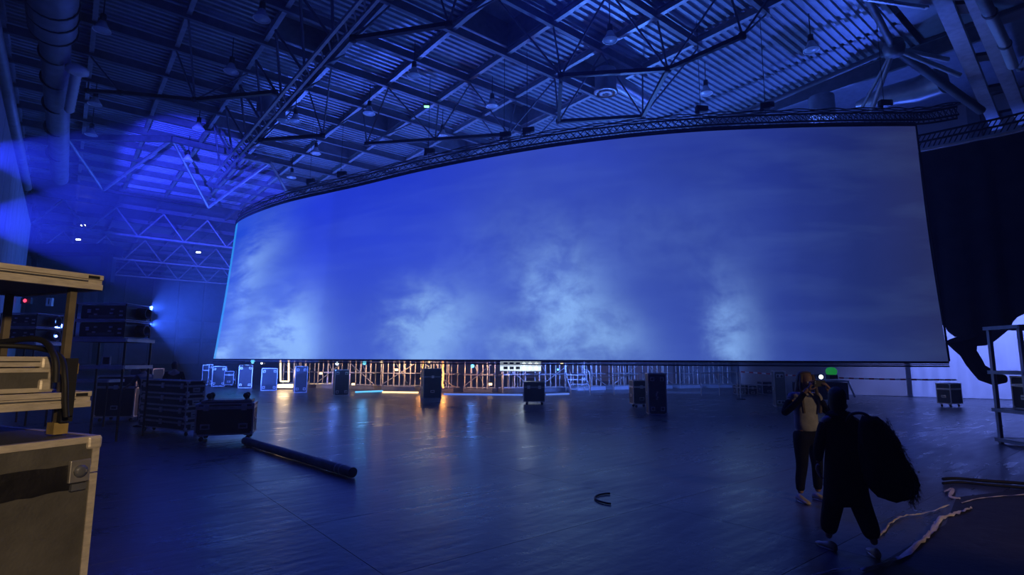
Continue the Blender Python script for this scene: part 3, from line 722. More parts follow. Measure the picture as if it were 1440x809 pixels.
for px, Y, e in (((420, 530), 33.2, 35), ((560, 520), 31.2, 260), ((500, 540), 32.0, 40), ((610, 522), 30.6, 160), ((690, 540), 29.5, 60), ((455, 525), 32.4, 30)):
    p = ay(*px, Y); lamp('scaffold_work_light', 'SPOT', p+Vector((0, -.9, .9)), e*2.2, (1, .58, .32), p+Vector((0, 3, .9)), spot_size=2.2, spot_blend=.5, shadow_soft_size=.15)
    o = empty('work_lamp', p+Vector((0, -.45, 0)), 0, 'small warm work lamp among the scaffold tubes %s' % {420: 'near the yellow-lit frame', 560: 'in the brightest yellow stretch', 500: 'behind the blue-lit case', 610: 'beside the orange light', 690: 'left of the white lamp grid', 455: 'left of the blue-lit case'}[px[0]], 'lamp')
    box_part('lamp_housing', (0, .05, 0), (.22, .08, .16), M['dark'], o); box_part('lens', (0, -.0, 0), (.18, .03, .12), M['warm_lit'], o)
for px, Y, e in (((820, 530), 28.5, 110), ((905, 520), 28.5, 90), ((980, 528), 28.5, 90), ((740, 520), 28.5, 100)):
    lamp('scaffold_blue_light', 'SPOT', ay(*px, Y)+Vector((0, 0, .9)), e*8, (.10, .22, 1), ay(*px, Y)+Vector((0, 5, .8)), spot_size=2.2, spot_blend=.6, shadow_soft_size=.2)
# white lamp grid
g = empty('lamp_grid', ay(732, 514.5, 27), 0, 'white-lit grid frame of square lamps under the screen edge, centre', 'lamp grid')
for i in range(6):
    for j in range(2):
        if i < 3: box_part('dark_cell', (-.93+i*.3+.2, -.02, -.11+j*.22), (.2, .05, .13), M['black'], g)
        else: MB().lathe([(.08, 0), (.06, -.03), (.004, -.04)], (-.93+i*.3+.2, -.04, -.11+j*.22), 10, m=Matrix.Rotation(-PI/2, 3, 'X'), caps=False).build('lens', M['white_lit'], g)
box_part('back_panel', (0, .04, 0), (2.0, .04, .55), emis('pale_panel_lit', (.7, .85, 1), 1.3), g)
for z in (-.26, 0, .26): box_part('frame_bar', (0, -.03, z), (2.05, .06, .035), M['white'], g)
lamp('grid_light', 'POINT', ay(738, 516, 26.4), 12, (.7, .85, 1), shadow_soft_size=.2)
# lit door frame
fr = empty('glowing_gate', ay(402, 546, 32.3), 0, 'upright U-shaped frame of glowing yellow light behind the leftmost cases', 'light')
p0 = [ay(394.5, 500, 32.3), ay(394.5, 536.5, 32.3)]; p1 = [ay(406, 500, 32.3), ay(406, 536.5, 32.3)]
for nm_, q, qq in (('side_tube', *p0), ('side_tube', *p1), ('bottom_tube', p0[1], p1[1])): MB().tube([q, qq], .045, 6).build(nm_, M['orange_lit'] if nm_ == 'x' else M['warm_lit'], fr, world=True)
box_part('base_plate', (0, 0, .12), (.8, .5, .2), M['warm_lit'], fr)
lamp('frame_light', 'POINT', ay(400, 525, 31.8), 50, WARM, shadow_soft_size=.3)
# orange tube lights flanking the case
for x, lab in ((594, 'orange light string just left of the tall dark case'), (622.5, 'orange light string just right of the tall dark case')):
    o = empty('light_string', ay(x, 545, 29.5), 0, lab, 'light'); pts = [ay(x+random.uniform(-1.3, 1.3), y, 29.5) for y in (505, 512, 519, 526, 533, 540, 546)]
    MB().tube(pts, .05 if x > 600 else .03, 6).build('light_tube', M['orange_lit'], o, world=True)
    for k in range(4): MB().lathe([(0, -.07), (.09, 0), (0, .07)], ay(x+random.uniform(-2, 2), 528+k*4.5, 29.4), 8, caps=False).build('bulb', M['orange_lit'], o, world=True)
    lamp('string_light', 'POINT', ay(x, 530, 29), 45, (1, .4, .1), shadow_soft_size=.15)
# glowing floor strips
for (x0, y0, x1, y1, mt, lab) in ((430, 541, 465, 539.5, 'warm_lit', 'yellow glowing floor strip left of the blue-lit case'), (538, 551.5, 588, 552.2, 'warm_lit', 'yellow glowing floor strip ending at the tall dark case'),
        (500, 551.5, 538, 550, 'cyan_lit', 'cyan glowing floor strip right of the blue-lit case'), (624, 554.5, 735, 555.5, 'blue_lit', 'long blue glowing floor strip below the lamp grid'), (768, 555, 800, 554, 'blue_lit', 'short blue glowing floor strip right of the low wide case')):
    a, b = az(x0, y0, .04), az(x1, y1, .04); o = empty('light_strip', (a.x, a.y, 0), 0, lab, 'light')
    st = {'warm_lit': 'strip_warm', 'cyan_lit': 'strip_cyan', 'blue_lit': 'strip_blue'}[mt]
    if st not in M: M[st] = emis(st, {'warm_lit': (1, .7, .35), 'cyan_lit': (.1, .5, 1), 'blue_lit': (.12, .25, 1)}[mt], {'warm_lit': 2.2, 'cyan_lit': 1.5, 'blue_lit': .9}[mt])
    MB().beam(a, b, .10, .07).build('lens', M[st], o, world=True); MB().beam(a+Vector((0, .08, 0)), b+Vector((0, .08, 0)), .06, .08).build('housing', M['alu'], o, world=True)
# stair
stp = az(803, 553.5, 0); so = empty('metal_stair', stp, .15, 'small blue-lit metal stair with handrails in front of the scaffold', 'stair')
for k in range(4): box_part('tread', (.55-.0*k, .3+k*.24, .22+k*.24), (1.05, .26, .04), M['steel_lt'], so)
for x in (0.02, 1.08):
    MB().beam((x, .12, .10), (x, 1.15, 1.02), .04, .12).build('stringer', M['steel_lt'], so)
    MB().tube([(x, .1, 0), (x, .1, 1.0), (x, 1.15, 1.75), (x, 1.15, 0)], .025, 6).build('handrail', M['scaf'], so)
MB().tube([(.02, 1.15, 1.7), (1.08, 1.15, 1.7)], .022, 6).build('top_rail', M['scaf'], so)
# guard rails
for (x0, y0, x1, y1, Y0, Y1, lab) in ((830, 532, 897, 527, 28.5, 28.2, 'thin pale guard rail slanting behind the tallest dark case'), (985, 525, 1036, 524, 28, 28, 'thin level guard rail right of the tallest dark case')):
    a, b = ay(x0, y0, Y0), ay(x1, y1, Y1); o = empty('guard_rail', (a.x, a.y, 0), 0, lab, 'rail')
    MB().tube([a, b], .025, 6).build('top_bar', M['alu'], o, world=True)
    for t in (0, .5, 1): q = a.lerp(b, t); MB().tube([(q.x, q.y, 0), q], .02, 6).build('post', M['alu'], o, world=True)

# ================================================================== CASES
def flight_case(lab, loc, rz, w, d, h, grp=None, nm='flight_case', skin='ply_black', trim='alu', wheels=True, latches=2, handles=2, dishes=False, lid=.28, castor=None, tilt=None):
    """origin at the base centre; front is -y; every size in metres"""
    o = empty(nm, loc, rz, lab, 'flight case', grp)
    z0 = (.13 if wheels else 0.0); H = h-z0; e = .03 if h > .5 else .02
    zl = z0+H*(1-lid)
    b = MB(); b.box((0, 0, z0+(zl-z0)/2-.002), (w-.012, d-.012, zl-z0-.008)); b.build('case_body', M[skin], o)
    if lid: MB().box((0, 0, (zl+h)/2+.002), (w-.012, d-.012, h-zl-.008)).build('lid', M[skin], o)
    def edges(za, zb, nm_):
        t = MB(); X, Y = w/2-e/2, d/2-e/2
        for z in (za+e/2, zb-e/2):
            for y in (-Y, Y): t.box((0, y, z), (w, e, e))
            for x in (-X, X): t.box((x, 0, z), (e, d-2*e, e))
        for x in (-X, X):
            for y in (-Y, Y): t.box((x, y, (za+zb)/2), (e, e, zb-za-2*e))
        t.build(nm_, M[trim], o)
    edges(z0, (zl-.003) if lid else h, 'edge_trim')
    if lid: edges(zl+.003, h, 'lid_trim')
    for x in (-1, 1):
        for y in (-1, 1):
            for z in (z0, h):
                MB().box((x*(w/2-.025), y*(d/2-.025), z+(.031 if z == z0 else -.031)), (.064, .064, .06)).build('corner_cap', M[trim], o, bevel=.012)
    for i in range(latches):
        x = (-w/2+.2+(w-.4)*i/max(1, latches-1)) if latches > 1 else 0
        box_part('latch', (x, -d/2-.008, zl), (.11, .024, .12), M['alu'], o, bevel=.005)
    for i in range(handles):
        x = (-w/2+.2+(w-.4)*i/max(1, handles-1)) if handles > 1 else 0; zz = z0+(zl-z0)*.32
        if h < .4: zz = z0+H*.42
        hd = MB(); hd.box((x, -d/2-.004, zz), (.18, .014, .11)); hp = hd.build('handle_plate', M['alu'], o)
        MB().box((x, -d/2-.012, zz), (.13, .01, .06)).build('handle_recess', M['black'], hp)
        MB().tube([(x-.05, -d/2-.02, zz+.01), (x+.05, -d/2-.02, zz+.01)], .011, 6).build('handle_grip', M['rubber'], hp)
    for s_ in (-1, 1):
        zz = z0+(zl-z0)*.5
        hp = MB().box((s_*(w/2+.003), 0, zz), (.014, .16, .10)).build('handle_plate', M['alu'], o)
        MB().tube([(s_*(w/2+.02), -.05, zz), (s_*(w/2+.02), .05, zz)], .011, 6).build('handle_grip', M['rubber'], hp)
    if dishes:
        for x in (-1, 1):
            for z in (z0+H*.14, z0+H*.86):
                q = MB().box((x*(w/2-.14), -d/2-.006, z), (.13, .014, .13)).build('castor_dish', M['alu'], o, bevel=.003)
                MB().lathe([(.045, 0), (.045, .012), (.03, .016)], (x*(w/2-.14), -d/2-.012, z), 12, m=Matrix.Rotation(PI/2, 3, 'X')).build('cup', M['dark'], q)
    if wheels:
        for x in (-1, 1):
            for y in (-1, 1):
                c = MB().box((x*(w/2-.12), y*(d/2-.1), z0-.012), (.1, .09, .02)).build('castor', M['alu'], o)
                MB().lathe([(.045, -.018), (.05, -.01), (.05, .01), (.045, .018)], (x*(w/2-.12)+.01, y*(d/2-.1), .051), 12, m=Matrix.Rotation(PI/2, 3, 'X')).build('wheel', M['rubber'], c)
                MB().box((x*(w/2-.12), y*(d/2-.1)+.026, .08), (.03, .008, .1)).build('fork', M['alu'], c)
    return o
G = 'flight cases standing in an arc below the screen'
# x-left,x-right px of the front, base y, top y -> case
def case_px(lab, x0, x1, yb, yt, rz, d, **kw):
    p = az((x0+x1)/2, yb, 0); Y = p.y; w_ = (x1-x0)/F*Y*math.cos(pitch)/max(.4, math.cos(rz)); h_ = EYE-(yt-507.3)/F*Y
    n_ = Vector((-math.sin(rz), math.cos(rz), 0)); q = p+n_*d/2
    return flight_case(lab, (q.x, q.y, 0), rz, w_, d, h_, **kw)
case_px('tallest dark flight case, right of centre, with a pale logo mark on its face', 913, 938, 583.5, 525, -.12, .75, grp=G, handles=0, dishes=True, wheels=False, latches=0, lid=0)
case_px('low dark case half hidden behind the tallest dark case', 891, 915, 574, 534.5, .05, .6, grp=G, handles=1, latches=1)
case_px('low wide black case alone at the middle below the screen', 736.5, 766, 570, 537, -.04, .8, grp=G, handles=0, latches=2, trim='steel')
case_px('tall dark case between the two orange light strings', 596, 620, 560.5, 519.5, .35, .7, grp=G, handles=1, wheels=False, latches=1, trim='steel')
case_px('case with a face washed bright blue, left of the yellow-lit scaffold', 471, 489, 556.5, 521.5, .42, .7, grp=G, dishes=True, wheels=False, handles=0, latches=0, lid=0)
case_px('pale-edged upright case right of the yellow-lit frame', 415, 430, 552.5, 517, .45, .8, grp=G, dishes=True, wheels=False, handles=0, latches=0, lid=0)
case_px('pale-edged upright case left of the yellow-lit frame', 368.5, 387, 549.5, 520, .45, .75, grp=G, dishes=True, wheels=False, handles=0, latches=0, lid=0)
case_px('pale-edged upright case under the leftmost cyan spot lamp', 336, 352, 546, 515.5, .42, .75, grp=G, dishes=True, wheels=False, handles=0, latches=0, lid=0)
case_px('low dark case in the gap of the leftmost cases, white fittings on top', 315, 327, 544.5, 524, .3, .7, grp=G, handles=1, latches=1)
case_px('bright-edged upright case nearest the leftmost pair, its face towards the hall', 299, 314.5, 543.5, 517.5, .4, .7, grp=G, dishes=True, wheels=False, handles=0, latches=0, lid=0)
case_px('upright case second from the far left end of the arc', 290, 297, 540.5, 515, .4, .5, grp=G, dishes=True, wheels=False, handles=0, latches=0, lid=0)
case_px('faint upright case at the far left end of the arc', 284, 291.5, 541.5, 515.5, .4, .6, grp=G, wheels=False, handles=0, latches=0)
case_px('pale-edged case standing behind the photographing woman', 1092, 1106, 573, 521, -.35, 1.0, dishes=True, wheels=False, handles=0, latches=0, lid=0, skin='ply_grey')
case_px('small blue-edged case at the right end of the scaffold', 1036, 1048, 555, 540, -.2, .8, handles=1, latches=1, wheels=False, skin='ply_grey')
case_px('low case right of the small blue-edged case', 1053, 1065, 555.5, 541, -.1, .8, handles=1, latches=1, wheels=False)
case_px('square dark case left of the pale-edged case behind the woman', 1073, 1091, 554.5, 535.5, -.1, .8, handles=1, latches=1, wheels=False)
case_px('lone pale-cornered case in front of the white drape', 1334, 1360, 573, 537, .45, .5, handles=0, latches=0, skin='ply_grey', wheels=True)
# logo mark on the tallest case
o = [x for x in C.objects if x.get('label', '').startswith('tallest dark')][0]
w_, d_ = .0, .75
m = MB()
for k in range(5): m.box((.02*math.sin(k*2)-.02, -d_/2-.003, .50+k*.055), (.05, .008, .04))
m.build('logo_mark', M['alu'], o)

# foreground case, lower left
c0 = Vector((-1.97, 2.70, 0)); dr_ = Vector((-.41, -.91, 0)).normalized(); nr = Vector((dr_.y*-1, dr_.x, 0)); nr = Vector((-dr_.y, dr_.x, 0))
if nr.x < 0: nr = -nr
h_ = 1.385; Lc, Dc = 1.4, .92
cc = c0+dr_*Lc/2-nr*Dc/2
fc = flight_case('large scuffed grey flight case cropped at the lower left corner', (cc.x, cc.y, 0), math.atan2(nr.x, -nr.y), Lc, Dc, h_, skin='ply_grey', trim='alu_warm', latches=0, handles=0, lid=.135)
# local: front -y faces the camera; +x end lies farthest
def fcl(x, y, z): return (x, y, z)
far = 1 if (Matrix.Rotation(fc.rotation_euler.z, 3, 'Z') @ Vector((1, 0, 0))).dot(-dr_) > 0 else -1
m = MB(); n_ = 26; rows = []
for i in range(n_+1):
    x = far*(Lc/2-.055-i*(Lc-.1)/n_); a = 1.268+random.uniform(-.003, .003); b_ = 1.155+random.uniform(-.005, .005)
    rows.append([Vector((x, -Dc/2-.004, b_)), Vector((x, -Dc/2-.008, (a+b_)/2)), Vector((x, -Dc/2-.004, a))])
m.loft(rows, closed=False, caps=False); m.build('tape_band', M['tape'], fc)
lt = MB().box((far*(Lc/2-.085), -Dc/2-.010, 1.235), (.085, .02, .10)).build('latch', M['alu'], fc, bevel=.004)
MB().lathe([(.028, 0), (.028, .01), (.012, .014)], (far*(Lc/2-.085), -Dc/2-.02, 1.235), 12, m=Matrix.Rotation(PI/2, 3, 'X')).build('latch_disc', M['steel'], lt)
MB().box((far*(Lc/2-.085), -Dc/2-.03, 1.235), (.045, .006, .012)).build('latch_key', M['alu'], lt)
MB().box((far*(Lc/2-.085), -Dc/2-.012, 1.165), (.06, .02, .03)).build('latch_hook', M['steel'], lt)
MB().box((far*(Lc/2-.40), -Dc/2-.0068, 1.03), (.05, .003, .006)).build('scratch', M['tape'], fc)
MB().box((far*(Lc/2-.30), -.1, h_+.001), (.12, .02, .004)).build('top_label', M['white'], fc)

# ------------------------------------------------------------------ stage-deck racks
def deck(parent, c, L, D, z, mt='alu_warm'):
    """deck frame centred on c, long side along local x, top at z"""
    t = .075
    box_part('deck_board', (c[0], c[1], z-.012), (L-.02, D-.02, .016), M['ply_black'], parent)
    box_part('deck_underside', (c[0], c[1], z-t+.01), (L-.08, D-.08, .014), M['ply_grey'], parent)
    for (cx_, cy_, w_, l_) in ((0, -D/2, L, .03), (0, D/2, L, .03), (-L/2, 0, .03, D-.03), (L/2, 0, .03, D-.03)):
        m = MB(); b = (c[0]+cx_, c[1]+cy_)
        m.box((b[0], b[1], z-.012), (w_, l_, .024)); m.box((b[0], b[1], z-t+.014), (w_, l_, .028))
        s = .6; m.box((b[0]-(0 if w_ > l_ else .005*(1 if cx_ > 0 else -1)), b[1]-(0 if l_ > w_ else .005*(1 if cy_ > 0 else -1)), z-t/2), (w_-(0 if w_ > l_ else .01), l_-(0 if l_ > w_ else .01), t-.03))
        m.build('edge_profile', M[mt], parent, bevel=.002)
def rack(nm, lab, corner, dirv, L, D, zs, post='steel', zfoot=0, cat='rack', pr=.024, post_in=.07, mt='alu_warm', ztop=None):
    """corner = far right corner; dirv runs along the visible front towards the camera side"""
    dv = Vector((*dirv, 0)).normalized(); n = Vector((-dv.y, dv.x, 0))
    if n.x < 0: n = -n
    rz = math.atan2(-dv.y, -dv.x)             # local +x points away from camera, local -y = front
    o = empty(nm, (corner[0], corner[1], 0), rz, lab, cat)
    # local frame: x back along -dv is 0 at the corner and negative towards camera
    for z in zs: deck(o, (-L/2, D/2, 0), L, D, z, mt)
    for x in (-post_in-.02, -L+post_in):
        for y in (post_in, D-post_in):
            segs = [zfoot]+[z for z in zs]
            for a, b in zip(segs, segs[1:]):
                box_part('post', (x, y, (a+b-.075)/2+.0), (pr*2, pr*2, b-a-.075), M[post], o)
    return o
mcol = mat('weathered_post', (.20, .165, .11), .55, .3, .25, 12); M['post'] = mcol
rk = rack('deck_rack', 'rack of two pale stage decks on posts at the left picture edge', (-2.08, 2.75), (-.41, -.91), 1.25, .72, (1.59, 2.165), post='post', pr=.0145, zfoot=1.387)
ck = empty('x'); bpy.data.objects.remove(ck)
rzr = rk.rotation_euler.z; RM = Matrix.Rotation(rzr, 3, 'Z')
def rloc(x, y, z): return Vector((-2.08, 2.75, 0))+RM @ Vector((x, y, z))
for z in (1.59, 2.165):
    box_part('slot', (-.045, -.0165, z-.014), (.05, .004, .014), M['black'], rk); box_part('slot', (-.62, -.0165, z-.014), (.06, .004, .014), M['black'], rk)
    box_part('groove', (-.62, -.0165, z-.034), (1.1, .003, .004), M['steel'], rk)
box_part('clamp_block', (-.09, .05, 1.70), (.07, .07, .05), M['brass'], rk); box_part('clamp_block', (-.09, .07, 1.418), (.06, .06, .055), M['brass'], rk)
box_part('strap', (-.09, .018, 1.60), (.05, .03, .30), M['rubber'], rk, label='black strap knotted round the post'); box_part('strap', (-.10, -.02, 1.56), (.035, .02, .16), M['rubber'], rk)
p = rloc(-.635, .27, 1.592)
sc_case = flight_case('small grey flight case lying on the lower deck of the left rack', p, rzr, 1.0, .42, .165, skin='ply_grey', trim='alu_warm', wheels=False, latches=1, handles=0, lid=.3)
cbl = empty('cable_coil', rloc(-.35, .45, 1.78), 0, 'black cable looping over the small grey case and down the rack post', 'cable')
MB().tube(smooth_path([rloc(-.95, .3, 1.80), rloc(-.70, .25, 1.785), rloc(-.5, .28, 1.82), rloc(-.35, .22, 1.81), rloc(-.2, .12, 1.80), rloc(-.148, .0, 1.76), rloc(-.150, -.065, 1.66), rloc(-.14, -.07, 1.55), rloc(-.13, -.07, 1.48)]), .012, 8).build('cable', M['rubber'], cbl, world=True)
MB().tube(smooth_path([rloc(-.9, .38, 1.80), rloc(-.55, .42, 1.85), rloc(-.3, .35, 1.82), rloc(-.20, .1, 1.84), rloc(-.195, -.05, 1.76), rloc(-.19, -.075, 1.64)]), .014, 8).build('cable', M['rubber'], cbl, world=True)
# right-hand rack
rr = rack('deck_rack', 'tall metal deck rack at the right edge with a pale top and dark shelves', (9.55, 10.9), (.30, -.95), 1.5, .9, (.12, .75, 1.56, 2.52), post='steel_lt', mt='steel_lt', pr=.035)
rr.rotation_euler.z = math.radians(-92)+PI/2; rr.location = (12.0, 11.3, 0)
flight_case('dark pale-edged case on the lower shelf of the right rack', rr.location+Vector((-.65, .45, .752)), 0, 1.05, .6, .7, wheels=False, latches=1, handles=1)

# ------------------------------------------------------------------ case stack, left
ld = Vector((-.87, .50, 0)).normalized(); q0 = Vector((-7.38, 12.67, 0)); dn = Vector((.5, .87, 0)).normalized(); Ls, Ds = 2.0, .42
base = q0+ld*Ls/2+dn*Ds/2; rzs = math.atan2(ld.y, ld.x)+PI
z = .12
for k, (hh, lab) in enumerate(((.28, 'lowest long dark case of the four-high stack at the left'), (.27, 'long dark case second from the bottom of the stack at the left'), (.27, 'long dark case third from the bottom of the stack at the left'), (.30, 'topmost long case of the stack, pale handle plate on its end'))):
    o = flight_case(lab, base+Vector((0, 0, z if k else 0))+Vector((random.uniform(-.02, .02), 0, 0)), rzs, Ls, Ds, hh+(.12 if k == 0 else 0), grp='long cases stacked at the left', wheels=(k == 0), latches=3, handles=0, lid=.4)
    if k == 0: z = .40
    else: z += hh
    z += .002
# front case with upturned dolly
bl = Vector((-6.69, 11.83, 0)); br = Vector((-5.62, 12.2, 0)); d_ = (br-bl).normalized(); rzb = math.atan2(d_.y, d_.x); nb = Vector((-d_.y, d_.x, 0)); wb_ = (br-bl).length
cb_ = bl+d_*wb_/2+nb*.36
flight_case('black flight case with pale edges and two handles, in front of the long stack', cb_, rzb, wb_, .7, .80, latches=2, handles=2, lid=.14)
dl_ = empty('dolly_board', cb_+Vector((0, 0, .803))+nb*.05, rzb, 'upturned wheel board with four castors on top of the pale-edged case', 'dolly')
box_part('board', (0, 0, .03), (1.0, .5, .05), M['ply_black'], dl_); box_part('edge_strip', (0, -.255, .03), (1.0, .012, .03), M['alu'], dl_)
for x in (-.36, .0+.36):
    for y in (-.18, .18):
        q = box_part('castor', (x, y, .062), (.1, .09, .012), M['alu'], dl_)
        MB().lathe([(.05, -.018), (.056, -.01), (.056, .01), (.05, .018)], (x, y, .15), 12, m=Matrix.Rotation(PI/2, 3, 'X')).build('wheel', M['rubber'], q)
        MB().beam((x, y, .065), (x+.03, y+.03, .15), .02, .06).build('fork', M['dark'], q)
# pipe on the floor
t0, t1 = Vector((-5.5, 11.62, .079)), Vector((-2.36, 8.45, .079))
pi_ = empty('floor_tube', t1-Vector((0, 0, .075)), 0, 'long dark roll lying on the floor beside the case stack', 'tube')
MB().tube([t0, t1], .075, 16).build('tube', mat('worn_tube', (.16, .165, .17), .5, .2, .3, 5), pi_, world=True)
for s_ in (.90, .93): q = t0.lerp(t1, s_); dd = (t1-t0).normalized(); MB().tube([q-dd*.012, q+dd*.012], .077, 16).build('tape_ring', M['white'], pi_, world=True)
dd = (t1-t0).normalized(); MB().tube([t1, t1+dd*.01], .06, 16).build('end_cap', M['steel'], pi_, world=True)

# ------------------------------------------------------------------ projector towers
def projector(lab, p, rz, w, h, grp):
    o = empty('projector', p, rz, lab, 'projector', grp)
    box_part('housing', (0, 0, h*.5), (w, .75, h*.86), M['ply_black'], o, bevel=.03)
    for z in (.0, h*.98):
        for y in (-.42, .42): MB().tube([(-w/2-.06, y, z+.01), (w/2+.06, y, z+.01)], .018, 6).build('frame_bar', M['steel_lt'], o)
        for x in (-w/2-.05, w/2+.05): MB().tube([(x, -.42, z+.01), (x, .42, z+.01)], .018, 6).build('frame_bar', M['steel_lt'], o)
    for x in (-w/2-.05, w/2+.05):
        for y in (-.42, .42): MB().tube([(x, y, 0), (x, y, h)], .016, 6).build('frame_upright', M['dark'], o)
    for k, (x, z) in enumerate(((-.30, .62), (-.12, .66), (.22, .66), (-.15, .35), (.2, .42), (.42, .3), (-.3, .5), (.42, .55))):
        box_part('connector', (x*w, -.385, h*z), (.07, .02, .035), M['steel_lt'], o)
    for k in range(4): box_part('vent_slat', (w*.0, -.385, h*(.16+.045*k)), (w*.6, .012, .008), M['steel'], o)
    MB().lathe([(.13, 0), (.13, .20), (.10, .20), (.09, .05)], (w/2, .1, h*.5), 16, m=Matrix.Rotation(PI/2, 3, 'Y')).build('lens_barrel', M['dark'], o)
    MB().lathe([(.09, .06), (.01, .07)], (w/2, .1, h*.5), 16, m=Matrix.Rotation(PI/2, 3, 'Y'), caps=False).build('lens', M['blue_lit'], o)
    return o
def tower(lab, x, y, w, d, rz, zs):
    o = empty('projector_tower', (x, y, 0), rz, lab, 'stage deck table')
    for z in zs: deck(o, (0, 0, 0), w, d, z, 'steel_lt')
    for sx in (-1, 1):
        for sy in (-1, 1): MB().tube([(sx*(w/2-.05), sy*(d/2-.05), 0), (sx*(w/2-.05), sy*(d/2-.05), zs[-1]-.07)], .024, 8).build('leg', M['dark'], o)
    return o
TY2X = False; TY = 12.4; p = ay(158, 477, TY); hz = p.z
tower('projector table carrying two stacked black projectors, left', p.x, TY, 1.30, .95, .0, (1.60, hz))
pj1 = projector('upper of the two projectors on the nearer left table', (ay(161, 450, TY).x, TY, hz+.400), 0, .86 if TY2X else .98, .36, 'stacked projectors')
pj0 = projector('lower of the two projectors on the nearer left table', (ay(161, 450, TY).x, TY, hz+.010), 0, .86 if TY2X else .98, .36, 'stacked projectors')
TY2X = True; TY2 = 15.0; p2 = ay(42, 482, TY2)
tower('farther projector table seen between the rack posts', p2.x, TY2, 1.1, .95, 0, (1.5, p2.z))
projector('upper of the two projectors seen between the rack posts', (p2.x, TY2, p2.z+.400), 0, .86 if TY2X else .98, .36, 'stacked projectors')
projector('lower of the two projectors seen between the rack posts', (p2.x, TY2, p2.z+.010), 0, .86 if TY2X else .98, .36, 'stacked projectors')
# side table with monitor frame
tower('long low table left of the near projector table', -11.3, 14.75, 1.6, .6, 0, (1.2,))
mo = empty('picture_frame', (ay(161, 516, 12.4).x-.05, 12.2, 1.602), 0, 'small white square frame standing on the lower shelf of the projector table', 'frame')
m = MB(); 
for (cx_, cz_, w_, h2) in ((0, .185, .19, .02), (0, .01, .19, .02), (-.085, .1, .02, .19), (.085, .1, .02, .19)): m.box((cx_, 0, cz_), (w_, .03, h2))
m.build('frame_rim', M['white'], mo); box_part('glass_face', (0, .006, .1), (.15, .01, .15), M['ply_black'], mo)
flight_case('dark pale-edged case standing below the projector table beside the walking man', (-11.1, 15.9, 0), .1, 1.05, .7, 1.27, latches=1, handles=1, dishes=False)
flight_case('silver-fronted small case on the shelf right of the projector table', (-11.45, 17.4, 0), .05, .7, .6, 1.45, latches=1, handles=1, skin='ply_grey')
# projectors outside the frame whose light crosses the upper left
# ------------------------------------------------------------------ small things
ex = empty('red_lamp', ay(35, 423, 27), 0, 'small red lamp glowing on the far wall between the rack posts', 'lamp')
box_part('lamp_box', (0, .1, 0), (.5, .12, .3), M['dark'], ex); MB().lathe([(.09, 0), (.06, -.04), (.004, -.05)], n=10, m=Matrix.Rotation(-PI/2, 3, 'X'), caps=False).build('lens', M['red_lit'], ex)
bx = empty('wall_box', ay(70, 425, 27), 0, 'small pale box hanging on the far wall between the rack posts', 'box')
box_part('box_body', (0, 0, 0), (.28, .12, .4), M['lampwhite'], bx); box_part('box_slot', (0, -.065, .02), (.05, .01, .28), M['dark'], bx); MB().tube([(0, 0, .2), (0, 0, .55)], .02, 5).build('cord', M['dark'], bx)
gl = empty('indicator_lamp', az(600, 150, 13), 0, 'tiny green indicator lamp on a beam at upper centre-left', 'lamp')
box_part('lens', (0, 0, 0), (.22, .1, .06), M['green_lamp'], gl); box_part('housing', (0, .02, .06), (.3, .12, .06), M['dark'], gl)
for (px, lab) in (((117, 317), 'upper of two tiny white lights far off in the lower blue beam'), ((110, 337), 'lower of two tiny white lights far off in the lower blue beam'), ((279, 355), 'tiny white light far off left of the screen edge')):
    o = empty('far_lamp', ay(*px, 44), 0, lab, 'lamp'); box_part('lens', (0, 0, 0), (.34, .1, .12), M['white_lit'], o); box_part('housing', (0, .06, .1), (.4, .2, .1), M['dark'], o)

# trolley with headlamps and green beacon behind the people
vt_ = ay(1160, 556, 20.5); ve = empty('lighting_trolley', (vt_.x, 20.8, 0), -.1, 'dark trolley with two white lamps and a green beacon behind the people', 'trolley')
box_part('cabinet', (0, 0, .66), (1.7, .7, .62), M['ply_black'], ve, bevel=.02)
box_part('top_shelf', (.1, 0, 1.02), (1.55, .75, .05), M['steel_lt'], ve)
for x in (-.5, 0): box_part('lamp_housing', (x, 0, 1.17), (.24, .3, .18), M['dark'], ve, bevel=.02); MB().lathe([(.08, 0), (.06, -.03), (.004, -.04)], (x, -.16, 1.17), 12, m=Matrix.Rotation(-PI/2, 3, 'X'), caps=False).build('lens', M['white_lit'], ve)
box_part('beacon_mount', (.45, 0, 1.17), (.3, .3, .16), M['dark'], ve)
MB().lathe([(.15, 0), (.19, .08), (.19, .18), (.12, .26), (.01, .28)], (.45, 0, 1.25), 14).build('beacon', M['green_lit'], ve)
for s_ in (-1, 1): MB().tube([(s_*.75+.1, -.36, 1.0), (s_*.85+.15, -.45, .45)], .03, 6).build('side_rail', M['steel_lt'], ve)
for x in (-.7, .7):
    for y in (-.25, .25): MB().lathe([(.1, -.03), (.12, -.02), (.12, .02), (.1, .03)], (x, y, .12), 12, m=Matrix.Rotation(PI/2, 3, 'X')).build('wheel', M['rubber'], ve); 
for x in (-.7, .7): box_part('leg', (x, 0, .26), (.06, .5, .26), M['dark'], ve)

